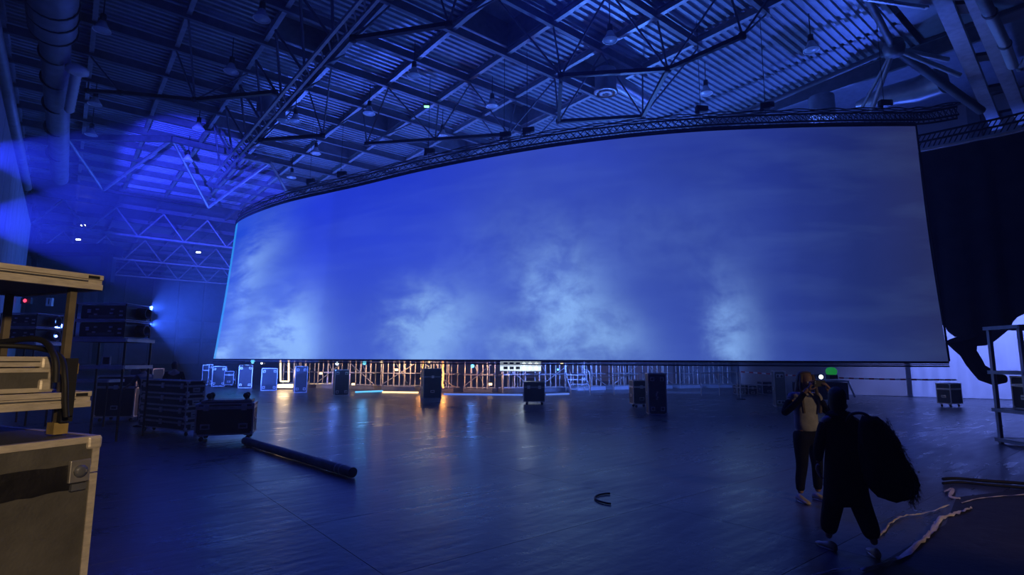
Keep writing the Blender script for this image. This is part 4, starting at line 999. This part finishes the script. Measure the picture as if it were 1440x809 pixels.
# barrier tape across the back
bt = empty('barrier_tape', ay(1036, 524, 26), 0, 'red and white barrier tape strung across in front of the tan drape', 'tape')
A_, B_2 = ay(1040, 523, 25.5), ay(1345, 534.5, 21.3)
n_ = 44
for i in range(n_):
    a = (A_+Vector((.05, -.02, 0))).lerp(B_2, i/n_)-Vector((0, 0, .10*math.sin(PI*i/n_))); b = (A_+Vector((.05, -.02, 0))).lerp(B_2, (i+1)/n_)-Vector((0, 0, .10*math.sin(PI*(i+1)/n_)))
    MB().beam(a, b, .004, .06).build('white_segment' if i % 2 else 'red_segment', M['tape_wht'] if i % 2 else M['tape_red'], bt, world=True)
ps = empty('barrier_post', (A_.x, A_.y, 0), 0, 'slim post holding the left end of the barrier tape', 'post')
MB().tube([(0, 0, 0), (0, 0, A_.z)], .03, 8).build('pole', M['steel_lt'], ps); MB().lathe([(.2, 0), (.2, .03), (.04, .05)], n=14).build('foot', M['rubber'], ps)

# crumpled paper and cables on the floor, lower right
def crumple(lab, pts, w, m, nm='floor_tape', seed=1, lift=.02):
    random.seed(seed); P = smooth_path([az(x, y, 0) for x, y in pts], 6); o = empty(nm, P[0], 0, lab, 'tape'); rows = []
    for i, p in enumerate(P):
        t = (P[min(i+1, len(P)-1)]-P[max(i-1, 0)]).normalized(); a = Vector((-t.y, t.x, 0)); ww = w*random.uniform(.6, 1.3)
        rows.append([p+a*ww*s2+Vector((0, 0, .006+lift*random.random()*(1-abs(s2)))) for s2 in (-.5, -.2, .15, .5)])
    sheetmesh(rows, .003).build('strip', M[m], o, world=True); return o
crumple('crumpled pale tape strip catching warm light, lower right floor', [(1210, 806), (1262, 790), (1296, 764), (1312, 748), (1322, 732), (1345, 724), (1364, 717)], .045, 'tapewhite', seed=3, lift=.05)
crumple('thin tape strip curling left of the brightest crumpled strip', [(1225, 760), (1240, 752), (1252, 738), (1270, 728), (1300, 724), (1335, 712)], .018, 'tapewhite', seed=5, lift=.03)
crumple('faint pale tape strip along the bottom edge below the people', [(1140, 812), (1165, 806), (1195, 801)], .016, 'tapewhite', seed=6)
crumple('short torn tape piece above the crumpled strip', [(1328, 694), (1340, 690), (1336, 700), (1350, 703)], .04, 'tapewhite', seed=8, lift=.04)
crumple('long faint tape line running to the right picture edge', [(1352, 709), (1380, 702), (1440, 697), (1470, 695)], .02, 'tapewhite', seed=9)
co = empty('floor_cable', az(1335, 676, 0), 0, 'dark cable lying on the floor near the right edge', 'cable')
MB().tube(smooth_path([az(1326, 674, .03), az(1345, 673, .03), az(1380, 676, .03), az(1440, 680, .03), az(1500, 685, .03)]), .022, 8).build('cable', M['rubber'], co, world=True)
MB().tube(smooth_path([az(1326, 680, .026), az(1350, 678.5, .026), az(1390, 682, .026), az(1450, 687, .026)]), .018, 8).build('cable', M['rubber'], co, world=True)
# paper-covered area
# brown floor covering on the right
fm = MB(); pts = [az(x, y, 0) for x, y in ((1210, 809), (1330, 738), (1345, 700), (1440, 688), (1560, 684), (1700, 900), (1250, 900))]
n_ = len(pts); fm.add([p+Vector((0, 0, .0)) for p in pts]+[p+Vector((0, 0, .003)) for p in pts], [tuple(range(n_))[::-1], tuple(range(n_, 2*n_))]+[(i, (i+1) % n_, n_+(i+1) % n_, n_+i) for i in range(n_)])
tag(fm.build('floor_mat', mat('brown_paper', (.032, .030, .031), .6, 0, .3, 3, .3, 8)), 'dull brown sheet covering the floor at the lower right corner', 'floor mat')
cm = MB(); c_ = az(868, 703, 0); cm.tube([c_+Vector((.28*math.cos(t), .28*math.sin(t), .013)) for t in [PI*.55+PI*.8*k/12 for k in range(13)]], .012, 6)
tag(cm.build('cable_scrap', M['rubber']), 'short curved black scrap lying alone on the floor, centre right', 'cable')

# ================================================================== PEOPLE
def skin_mesh(name, mt, chains, parent, sub=2, root=0):
    """chains: list of lists of (point, radius); a chain starts on a named earlier vertex when its first item is an int"""
    verts, edges, rad = [], [], []
    for ch in chains:
        prev = None
        for it in ch:
            if isinstance(it, int): prev = it; continue
            p, r = it; verts.append(tuple(p)); rad.append(r if isinstance(r, tuple) else (r, r)); i = len(verts)-1
            if prev is not None: edges.append((prev, i))
            prev = i
    me = bpy.data.meshes.new(name); me.from_pydata(verts, edges, []); o = bpy.data.objects.new(name, me); C.objects.link(o); o.parent = parent
    sk = o.modifiers.new('skin', 'SKIN'); sk.use_smooth_shade = True
    if not me.skin_vertices: bpy.context.view_layer.update()
    for i, r in enumerate(rad): me.skin_vertices[0].data[i].radius = r
    me.skin_vertices[0].data[root].use_root = True
    sb = o.modifiers.new('subdivision', 'SUBSURF'); sb.levels = sub; sb.render_levels = sub
    me.materials.append(mt); return o
def V(*a): return Vector(a)
def head_loft(o, c, R, s=1.0, mt='skin'):
    """head looking along local +y of R; c = centre"""
    prof = [(-.125, .035, .03, .0), (-.11, .05, .052, .012), (-.085, .058, .072, .012), (-.05, .066, .084, .008), (-.015, .072, .090, 0), (.02, .076, .094, -.004), (.055, .076, .094, -.008), (.085, .068, .084, -.01), (.108, .048, .06, -.01), (.12, .02, .026, -.01)]
    rings = []
    for z, rx, ry, oy in prof:
        ring = []
        for k in range(20):
            a = 2*PI*k/20; x, y = rx*math.cos(a), ry*math.sin(a)+oy
            f = max(0, math.sin(a))**6
            if -.04 < z < -.0: y += .022*f*(1 if z < -.01 else .4)        # nose
            if -.0 <= z < .03: y -= .006*f                                  # eye line
            if z == -.085: y += .006*f                                      # chin, lips
            ring.append(Vector(c)+R @ (V(x, y, z)*s))
        rings.append(ring)
    h = MB().loft(rings)
    for sx in (-1, 1): h.lathe([(.0, -.004), (.018, 0), (.02, .006), (0, .012)], Vector(c)+R @ (V(sx*.074, -.005, -.012)*s), 10, m=R @ Matrix.Rotation(PI/2*sx, 3, 'Y') @ Matrix.Diagonal((1.5, 1, 1)), caps=False)
    hd = h.build('head', M[mt], o)
    for sx in (-1, 1): MB().lathe([(.001, -.010), (.009, -.005), (.009, .005), (.001, .010)], Vector(c)+R @ (V(sx*.03, .083, .008)*s), 8, m=R, caps=False).build('eye', M['white'], hd)
    MB().box(Vector(c)+R @ (V(0, .089, -.062)*s), (.045, .008, .010), R).build('mouth', mat('lips', (.3, .1, .09), .5), hd)
    return hd
def hand(chains_name, mt, wrist, direction, palm_n, parent, curl=.5, side=1, s=1.0):
    """palm, four fingers, thumb as one skinned mesh"""
    d = Vector(direction).normalized(); n = Vector(palm_n).normalized(); a = d.cross(n).normalized()*side; w0 = Vector(wrist)
    ch = [[(w0, .024*s), (w0+d*.045*s, (.032*s, .016*s)), (w0+d*.085*s, (.034*s, .014*s))]]
    base = w0+d*.085*s
    for k, (off, L) in enumerate(((-.03, .068), (-.010, .078), (.011, .073), (.030, .058))):
        b0 = base+a*off*s; dd = d; pts = [2, (b0+d*.008, .0095*s)]; p = b0+d*.008
        for j in range(3):
            ang = curl*(j+1)*.6; v = d*math.cos(ang)+n*math.sin(ang); p = p+v*(L/3*s); pts.append((p, (.009-.0012*j)*s))
        ch.append(pts)
    tb = w0+d*.03*s-a*.028*s; ch.append([1, (tb, .0125*s), (tb+(d*.6-a*.7+n*.3).normalized()*.035*s, .0105*s), (tb+(d*.9-a*.5+n*.5).normalized()*.068*s, .009*s)])
    return skin_mesh('hand', mt, ch, parent, 1)
def shoe(p, dirv, parent, mt='rubber', L=.26, name='shoe'):
    d = Vector(dirv); d.z = 0; d.normalize(); a = V(d.y, -d.x, 0); rings = []
    for t, w, h in ((-.30, .025, .05), (-.27, .034, .075), (-.1, .037, .085), (.15, .042, .065), (.4, .048, .045), (.6, .04, .035), (.68, .02, .025)):
        c = Vector(p)+d*t*L*1.0; rings.append([c+a*w*math.cos(q)+V(0, 0, h*.5+h*.5*math.sin(q)) for q in [2*PI*k/12 for k in range(12)]])
    o = MB().loft(rings).build(name, M[mt], parent)
    MB().loft([[Vector((v.x, v.y, z)) for v in [Vector(p)+d*(.19+.49*math.cos(q))*L+a*.044*math.sin(q) for q in [2*PI*k/14 for k in range(14)]]] for z in (0, .012)]).build('sole', M['white'] if mt != 'rubber' else M['black'], o)
    return o

# --- woman holding a phone up, behind
fa = az(1141, 706, 0); wa = empty('person', (fa.x, fa.y, 0), math.radians(8), 'person with long fair hair in a pale top holding a phone up to the face', 'person')
H_ = 1.60
# local: she faces -y (towards the camera), slightly to her left
body = skin_mesh('body', M['skin'], [
    [(V(0, 0, .86), (.13, .10)), (V(0, .0, 1.0), (.11, .085)), (V(0, .0, 1.15), (.13, .09)), (V(0, 0, 1.29), (.12, .08)), (V(0, -.01, 1.36), .055), (V(0, -.02, 1.42), .05)],
    [0, (V(-.085, 0, .80), .085), (V(-.11, -.03, .46), .058), (V(-.12, .02, .25), .05), (V(-.12, .03, .09), .036)],
    [0, (V(.085, 0, .80), .085), (V(.13, .02, .46), .058), (V(.15, .06, .25), .05), (V(.16, .08, .09), .036)],
    [3, (V(-.16, 0, 1.29), .052), (V(-.27, -.02, 1.15), .040), (V(-.31, -.03, 1.10), .036), (V(-.20, -.16, 1.26), .030), (V(-.10, -.22, 1.42), .024)],
    [3, (V(.16, 0, 1.29), .052), (V(.22, -.06, 1.14), .040), (V(.25, -.12, 1.10), .036), (V(.20, -.22, 1.24), .030), (V(.15, -.27, 1.38), .024)]], wa)
top_ = skin_mesh('top', M['shirt'], [
    [(V(0, 0, .82), (.175, .135)), (V(0, 0, 1.0), (.155, .12)), (V(0, 0, 1.16), (.16, .12)), (V(0, 0, 1.28), (.145, .10)), (V(0, 0, 1.345), .08)],
    [3, (V(-.165, 0, 1.29), .075), (V(-.20, -.01, 1.24), .065)], [3, (V(.165, 0, 1.29), .075), (V(.205, -.03, 1.22), .065)]], wa)
skin_mesh('sleeve', M['coat'], [[(V(-.19, 0, 1.26), .062), (V(-.30, -.03, 1.12), .052), (V(-.325, -.035, 1.085), .048), (V(-.21, -.15, 1.24), .040), (V(-.13, -.20, 1.37), .034)]], wa)
skin_mesh('sleeve', M['coat'], [[(V(.19, -.02, 1.26), .062), (V(.225, -.07, 1.13), .052), (V(.255, -.125, 1.09), .048), (V(.205, -.215, 1.22), .040), (V(.165, -.26, 1.34), .034)]], wa)
skin_mesh('trousers', M['trousers'], [
    [(V(0, 0, .92), (.145, .12)), (V(0, 0, .84), (.155, .125))],
    [1, (V(-.09, 0, .76), .105), (V(-.11, -.025, .46), .072), (V(-.12, .02, .25), .062), (V(-.12, .03, .12), .050)],
    [1, (V(.09, 0, .76), .105), (V(.13, .02, .46), .072), (V(.15, .06, .25), .062), (V(.16, .08, .12), .050)]], wa)
RH = Matrix.Rotation(PI, 3, 'Z') @ Matrix.Rotation(math.radians(-10), 3, 'X')
head_loft(wa, (0, -.03, 1.49), RH)
hair = MB(); rings = []
for z, rx, ry, oy in ((1.625, .03, .03, .0), (1.61, .07, .08, -.005), (1.57, .092, .105, .0), (1.50, .098, .10, .018), (1.42, .10, .085, .035), (1.33, .11, .06, .055), (1.22, .10, .04, .065), (1.10, .06, .025, .07)):
    rings.append([V(rx*math.cos(a), -.02+oy+ry*math.sin(a)+(.0), z) for a in [2*PI*k/20 for k in range(20)]])
for r in rings[2:]:
    for v in r:
        if v.y < -.035: v.y = -.035-(v.y+.035)*-.1
hair.loft(rings); hr = hair.build('hair', M['hair'], wa)
for sx, dx in ((-1, -.02), (1, .02)):
    MB().tube(smooth_path([V(sx*.075, -.07, 1.58), V(sx*.098, -.085, 1.46), V(sx*.105, -.10, 1.34), V(sx*.10+dx, -.125, 1.20), V(sx*.09+dx, -.125, 1.10)]), [.02+.0*i for i in range(33)], 8).build('lock', M['hair'], hr)
hand('hand', M['skin'], (-.11, -.21, 1.39), (.45, -.25, .8), (.6, .3, .1), wa, .9, 1)
hand('hand', M['skin'], (.15, -.265, 1.36), (-.35, -.2, .85), (-.6, .3, .1), wa, .9, -1)
shoe((-.12, .03, 0), (-.1, -1, 0), wa, 'skinshoe'); shoe((.16, .08, 0), (.25, -1, 0), wa, 'skinshoe')
fp = wa.matrix_basis if False else None
RW = Matrix.Translation(wa.location) @ Matrix.Rotation(wa.rotation_euler.z, 4, 'Z')
ph = empty('phone', RW @ V(.02, -.27, 1.475), wa.rotation_euler.z, 'dark phone held up in front of the fair-haired person', 'phone')
box_part('case', (0, 0, 0), (.155, .009, .078), M['ply_black'], ph, bevel=.003); box_part('glass', (0, .006, 0), (.145, .003, .07), M['dark'], ph)
for k in range(2): MB().lathe([(.008, 0), (.008, .003)], (-.06, -.005, .02-.02*k), 10, m=Matrix.Rotation(PI/2, 3, 'X')).build('lens', M['glass'], ph)

# --- person in a black coat walking away, in front
fb = az(1196, 776, 0); wb_p = empty('person', (fb.x, fb.y, 0), math.radians(-6), 'person in a long black coat and wide trousers walking away, back to the camera', 'person'); wb_p.scale = (.84, .95, .96)
# local +y = away from the camera
skin_mesh('body', M['skin'], [
    [(V(0, 0, .82), (.14, .11)), (V(0, .01, .98), (.12, .09)), (V(0, .02, 1.12), (.14, .095)), (V(0, .03, 1.24), (.13, .085)), (V(0, .045, 1.30), .055), (V(0, .06, 1.36), .05)],
    [0, (V(-.09, 0, .76), .085), (V(-.13, .03, .44), .058), (V(-.17, .06, .24), .05), (V(-.19, .07, .09), .036)],
    [0, (V(.09, 0, .76), .085), (V(.13, -.02, .44), .058), (V(.17, -.10, .24), .05), (V(.19, -.13, .10), .036)],
    [3, (V(-.17, .02, 1.23), .055), (V(-.22, .03, 1.0), .042), (V(-.23, .04, .95), .038), (V(-.20, .16, .80), .028)],
    [3, (V(.17, .02, 1.23), .055), (V(.27, -.02, 1.02), .042), (V(.30, -.03, .97), .038), (V(.36, -.02, .82), .028)]], wb_p)
ct = MB(); rings = []
for z, rx, ry, oy in ((.44, .20, .17, 0), (.60, .225, .17, 0), (.80, .205, .15, 0), (.96, .18, .135, .01), (1.10, .20, .14, .02), (1.22, .205, .13, .03), (1.285, .14, .10, .04), (1.33, .08, .075, .05)):
    rings.append([V(rx*math.cos(a)*(1+.03*math.sin(5*a+z*3)), oy+ry*math.sin(a)*(1+.04*math.sin(7*a)), z+.012*math.sin(3*a)*(z < .6)) for a in [2*PI*k/28 for k in range(28)]])
ct.loft(rings).build('coat', M['coat'], wb_p)
skin_mesh('sleeve', M['coat'], [[(V(-.15, .02, 1.24), .075), (V(-.23, .03, 1.0), .066), (V(-.24, .05, .95), .062), (V(-.205, .14, .83), .050)]], wb_p)
skin_mesh('sleeve', M['coat'], [[(V(.15, .02, 1.24), .075), (V(.27, -.02, 1.02), .066), (V(.30, -.03, .97), .062), (V(.35, -.02, .85), .050)]], wb_p)
for sx, pts in ((-1, [(V(-.09, 0, .72), .125), (V(-.13, .03, .44), .115), (V(-.17, .06, .26), .10), (V(-.19, .07, .13), .085)]), (1, [(V(.09, 0, .72), .125), (V(.13, -.02, .44), .115), (V(.17, -.09, .26), .10), (V(.19, -.12, .14), .085)])):
    skin_mesh('trouser_leg', M['trousers'], [pts], wb_p)
RB = Matrix.Rotation(math.radians(-12), 3, 'X')
head_loft(wb_p, (0, .07, 1.435), RB)
hb = MB(); rings = []
for z, rx, ry in ((1.30, .06, .05), (1.36, .085, .08), (1.43, .094, .10), (1.50, .092, .105), (1.54, .075, .085), (1.565, .03, .035)):
    rings.append([V(rx*math.cos(a), .055+ry*math.sin(a)*(1 if math.sin(a) < 0 else .55), z) for a in [2*PI*k/20 for k in range(20)]])
hb.loft(rings).build('hair', M['hair_dk'], wb_p)
MB().tube([V(.11*math.cos(a), .04+.10*math.sin(a), 1.29+.02*math.sin(a)) for a in [PI+PI*k/12 for k in range(13)]], .035, 8).build('collar', M['coat'], wb_p)
hand('hand', M['skin'], (-.20, .17, .79), (.05, .1, -1), (.9, 0, 0), wb_p, .5, 1); hand('hand', M['skin'], (.36, -.02, .81), (.3, 0, -1), (-.5, 0, -.2), wb_p, 1.2, -1)
shoe((-.19, .05, 0), (-.35, .9, 0), wb_p, 'skinshoe'); shoe((.19, -.12, .0), (.2, 1, 0), wb_p, 'skinshoe')
# big bag on the right shoulder
RWB = Matrix.Translation(wb_p.location) @ Matrix.Diagonal((.84, .95, .96, 1)) @ Matrix.Rotation(wb_p.rotation_euler.z, 4, 'Z')
bg = empty('shoulder_bag', RWB @ V(.275, -.34, .62), wb_p.rotation_euler.z-.3, 'bulging black bag with fur trim slung at the right side of the black-coated person', 'bag'); bg.scale = (.85, .9, .95)
rings = []
for z, rx, ry, ox in ((-.05, .09, .06, .05), (-.02, .17, .11, .05), (.04, .205, .13, .04), (.10, .22, .14, .03), (.19, .22, .14, .015), (.28, .21, .145, 0), (.37, .20, .14, -.03), (.46, .18, .13, -.05), (.55, .155, .12, -.08), (.62, .13, .11, -.10), (.69, .08, .08, -.12)):
    rings.append([V(ox-.03+rx*math.cos(a)*(1+.06*math.sin(4*a+z*9)+.22*mnoise.noise(V(math.cos(a)*2, math.sin(a)*2, z*5))), ry*math.sin(a)*(1+.06*math.sin(5*a+z*7)), z+.03*mnoise.noise(V(math.cos(a)*3, math.sin(a)*3, z*9))) for a in [2*PI*k/24 for k in range(24)]])
MB().loft(rings).build('bag_body', M['coat'], bg)
fm = MB(); random.seed(11)
trimp = smooth_path([V(-.02, -.05, .66), V(.05, -.05, .52), V(.13, -.04, .36), V(.19, -.04, .18), V(.21, -.03, .04), V(.14, -.03, -.05)], 10)
for p in trimp:
    for k in range(16):
        d = V(random.uniform(-.3, 1), random.uniform(-1, .6), random.uniform(-.8, .5)).normalized(); q = p+V(random.uniform(-.035, .03), random.uniform(-.05, .05), random.uniform(-.03, .03)); r = d.cross(V(0, 0, 1)).normalized()*.004
        L = random.uniform(.03, .065); fm.add([q-r, q+r, q+d*L+V(0, 0, -.012)], [(0, 1, 2)])
tr = fm.build('fur_trim', M['fur'], bg); tr['kind'] = 'stuff'
MB().tube(smooth_path([V(-.12, -.03, .66), V(-.20, .02, .72), V(-.30, .10, .70), V(-.34, .16, .62)]), .016, 6).build('strap', M['rubber'], bg)
MB().lathe([(0, -.012), (.012, 0), (0, .012)], (.235, -.04, .22), 8, caps=False).build('buckle', M['alu'], bg)

# --- dark figure behind the case stack
fc_ = ay(242, 560, 16.0); w3 = empty('person', (fc_.x, fc_.y, 0), math.radians(20), 'person in black seen from behind, standing beyond the long case stack', 'person')
def simple_person(o, hgt, topm, legm, hairm, arms, lean=0, shoem='rubber'):
    k = hgt/1.7
    P = lambda x, y, z: V(x*k, (y+lean*max(0, z-.9))*k, z*k)
    skin_mesh('body', M['skin'], [[(P(0, 0, .9), .12*k), (P(0, 0, 1.1), .11*k), (P(0, 0, 1.34), (.14*k, .09*k)), (P(0, 0, 1.45), .055*k), (P(0, .01, 1.5), .05*k)],
        [0, (P(-.1, 0, .8), .08*k), (P(-.11, .02, .48), .055*k), (P(-.12, .0, .09), .036*k)], [0, (P(.1, 0, .8), .08*k), (P(.11, .06, .48), .055*k), (P(.13, .02, .09), .036*k)],
        [2]+[(P(*a), r*k) for a, r in arms[0]], [2]+[(P(*a), r*k) for a, r in arms[1]]], o)
    skin_mesh('jacket', topm, [[(P(0, 0, .86), (.17*k, .13*k)), (P(0, 0, 1.1), (.16*k, .12*k)), (P(0, 0, 1.34), (.17*k, .115*k)), (P(0, 0, 1.43), .08*k)], [2]+[(P(*a), (r+.018)*k) for a, r in arms[0][:-1]], [2]+[(P(*a), (r+.018)*k) for a, r in arms[1][:-1]]], o)
    skin_mesh('trousers', legm, [[(P(0, 0, .94), (.15*k, .12*k)), (P(0, 0, .88), (.15*k, .12*k))], [1, (P(-.1, 0, .78), .10*k), (P(-.11, .02, .48), .075*k), (P(-.12, 0, .12), .055*k)], [1, (P(.1, 0, .78), .10*k), (P(.11, .06, .48), .075*k), (P(.13, .02, .12), .055*k)]], o)
    R = Matrix.Rotation(0, 3, 'Z'); c = P(0, .02, 1.58); head_loft(o, c, R, k)
    rings = []
    for z, rx, ry in ((-.09, .06, .05), (-.03, .082, .085), (.04, .09, .10), (.09, .07, .085), (.13, .03, .035)): rings.append([c+V(rx*math.cos(a), -.015+ry*math.sin(a)*(1 if math.sin(a) < 0 else .5), z)*k for a in [2*PI*i/18 for i in range(18)]])
    MB().loft(rings).build('hair', hairm, o)
    for a in arms:
        wv = P(*a[-1][0]); e_ = P(*a[-2][0]); hand('hand', M['skin'], wv, wv-e_, (0, 1, 0) if abs((wv-e_).normalized().y) < .9 else (0, 0, -1), o, .5)
    for x in (-.12, .13): shoe(P(x, .02 if x > 0 else 0, 0), (x, 1, 0), o, shoem)
simple_person(w3, 1.66, M['coat'], M['trousers'], M['hair_dk'], ([((-.2, 0, 1.36), .05), ((-.27, .05, 1.1), .04), ((-.2, .24, 1.0), .03)], [((.2, 0, 1.36), .05), ((.27, .05, 1.1), .04), ((.2, .24, 1.0), .03)]))
f4 = ay(205, 560, 14.6); w4 = empty('person', (f4.x, f4.y, 0), math.radians(75), 'person in grey clothes bending to push the cases left of the long stack', 'person')
simple_person(w4, 1.62, mat('grey_jacket', (.10, .10, .12), .8, 0, .1), M['trousers'], M['hair'], ([((-.2, .0, 1.36), .05), ((-.25, .2, 1.15), .04), ((-.2, .42, 1.08), .03)], [((.2, 0, 1.36), .05), ((.25, .2, 1.15), .04), ((.2, .42, 1.08), .03)]), lean=.25)
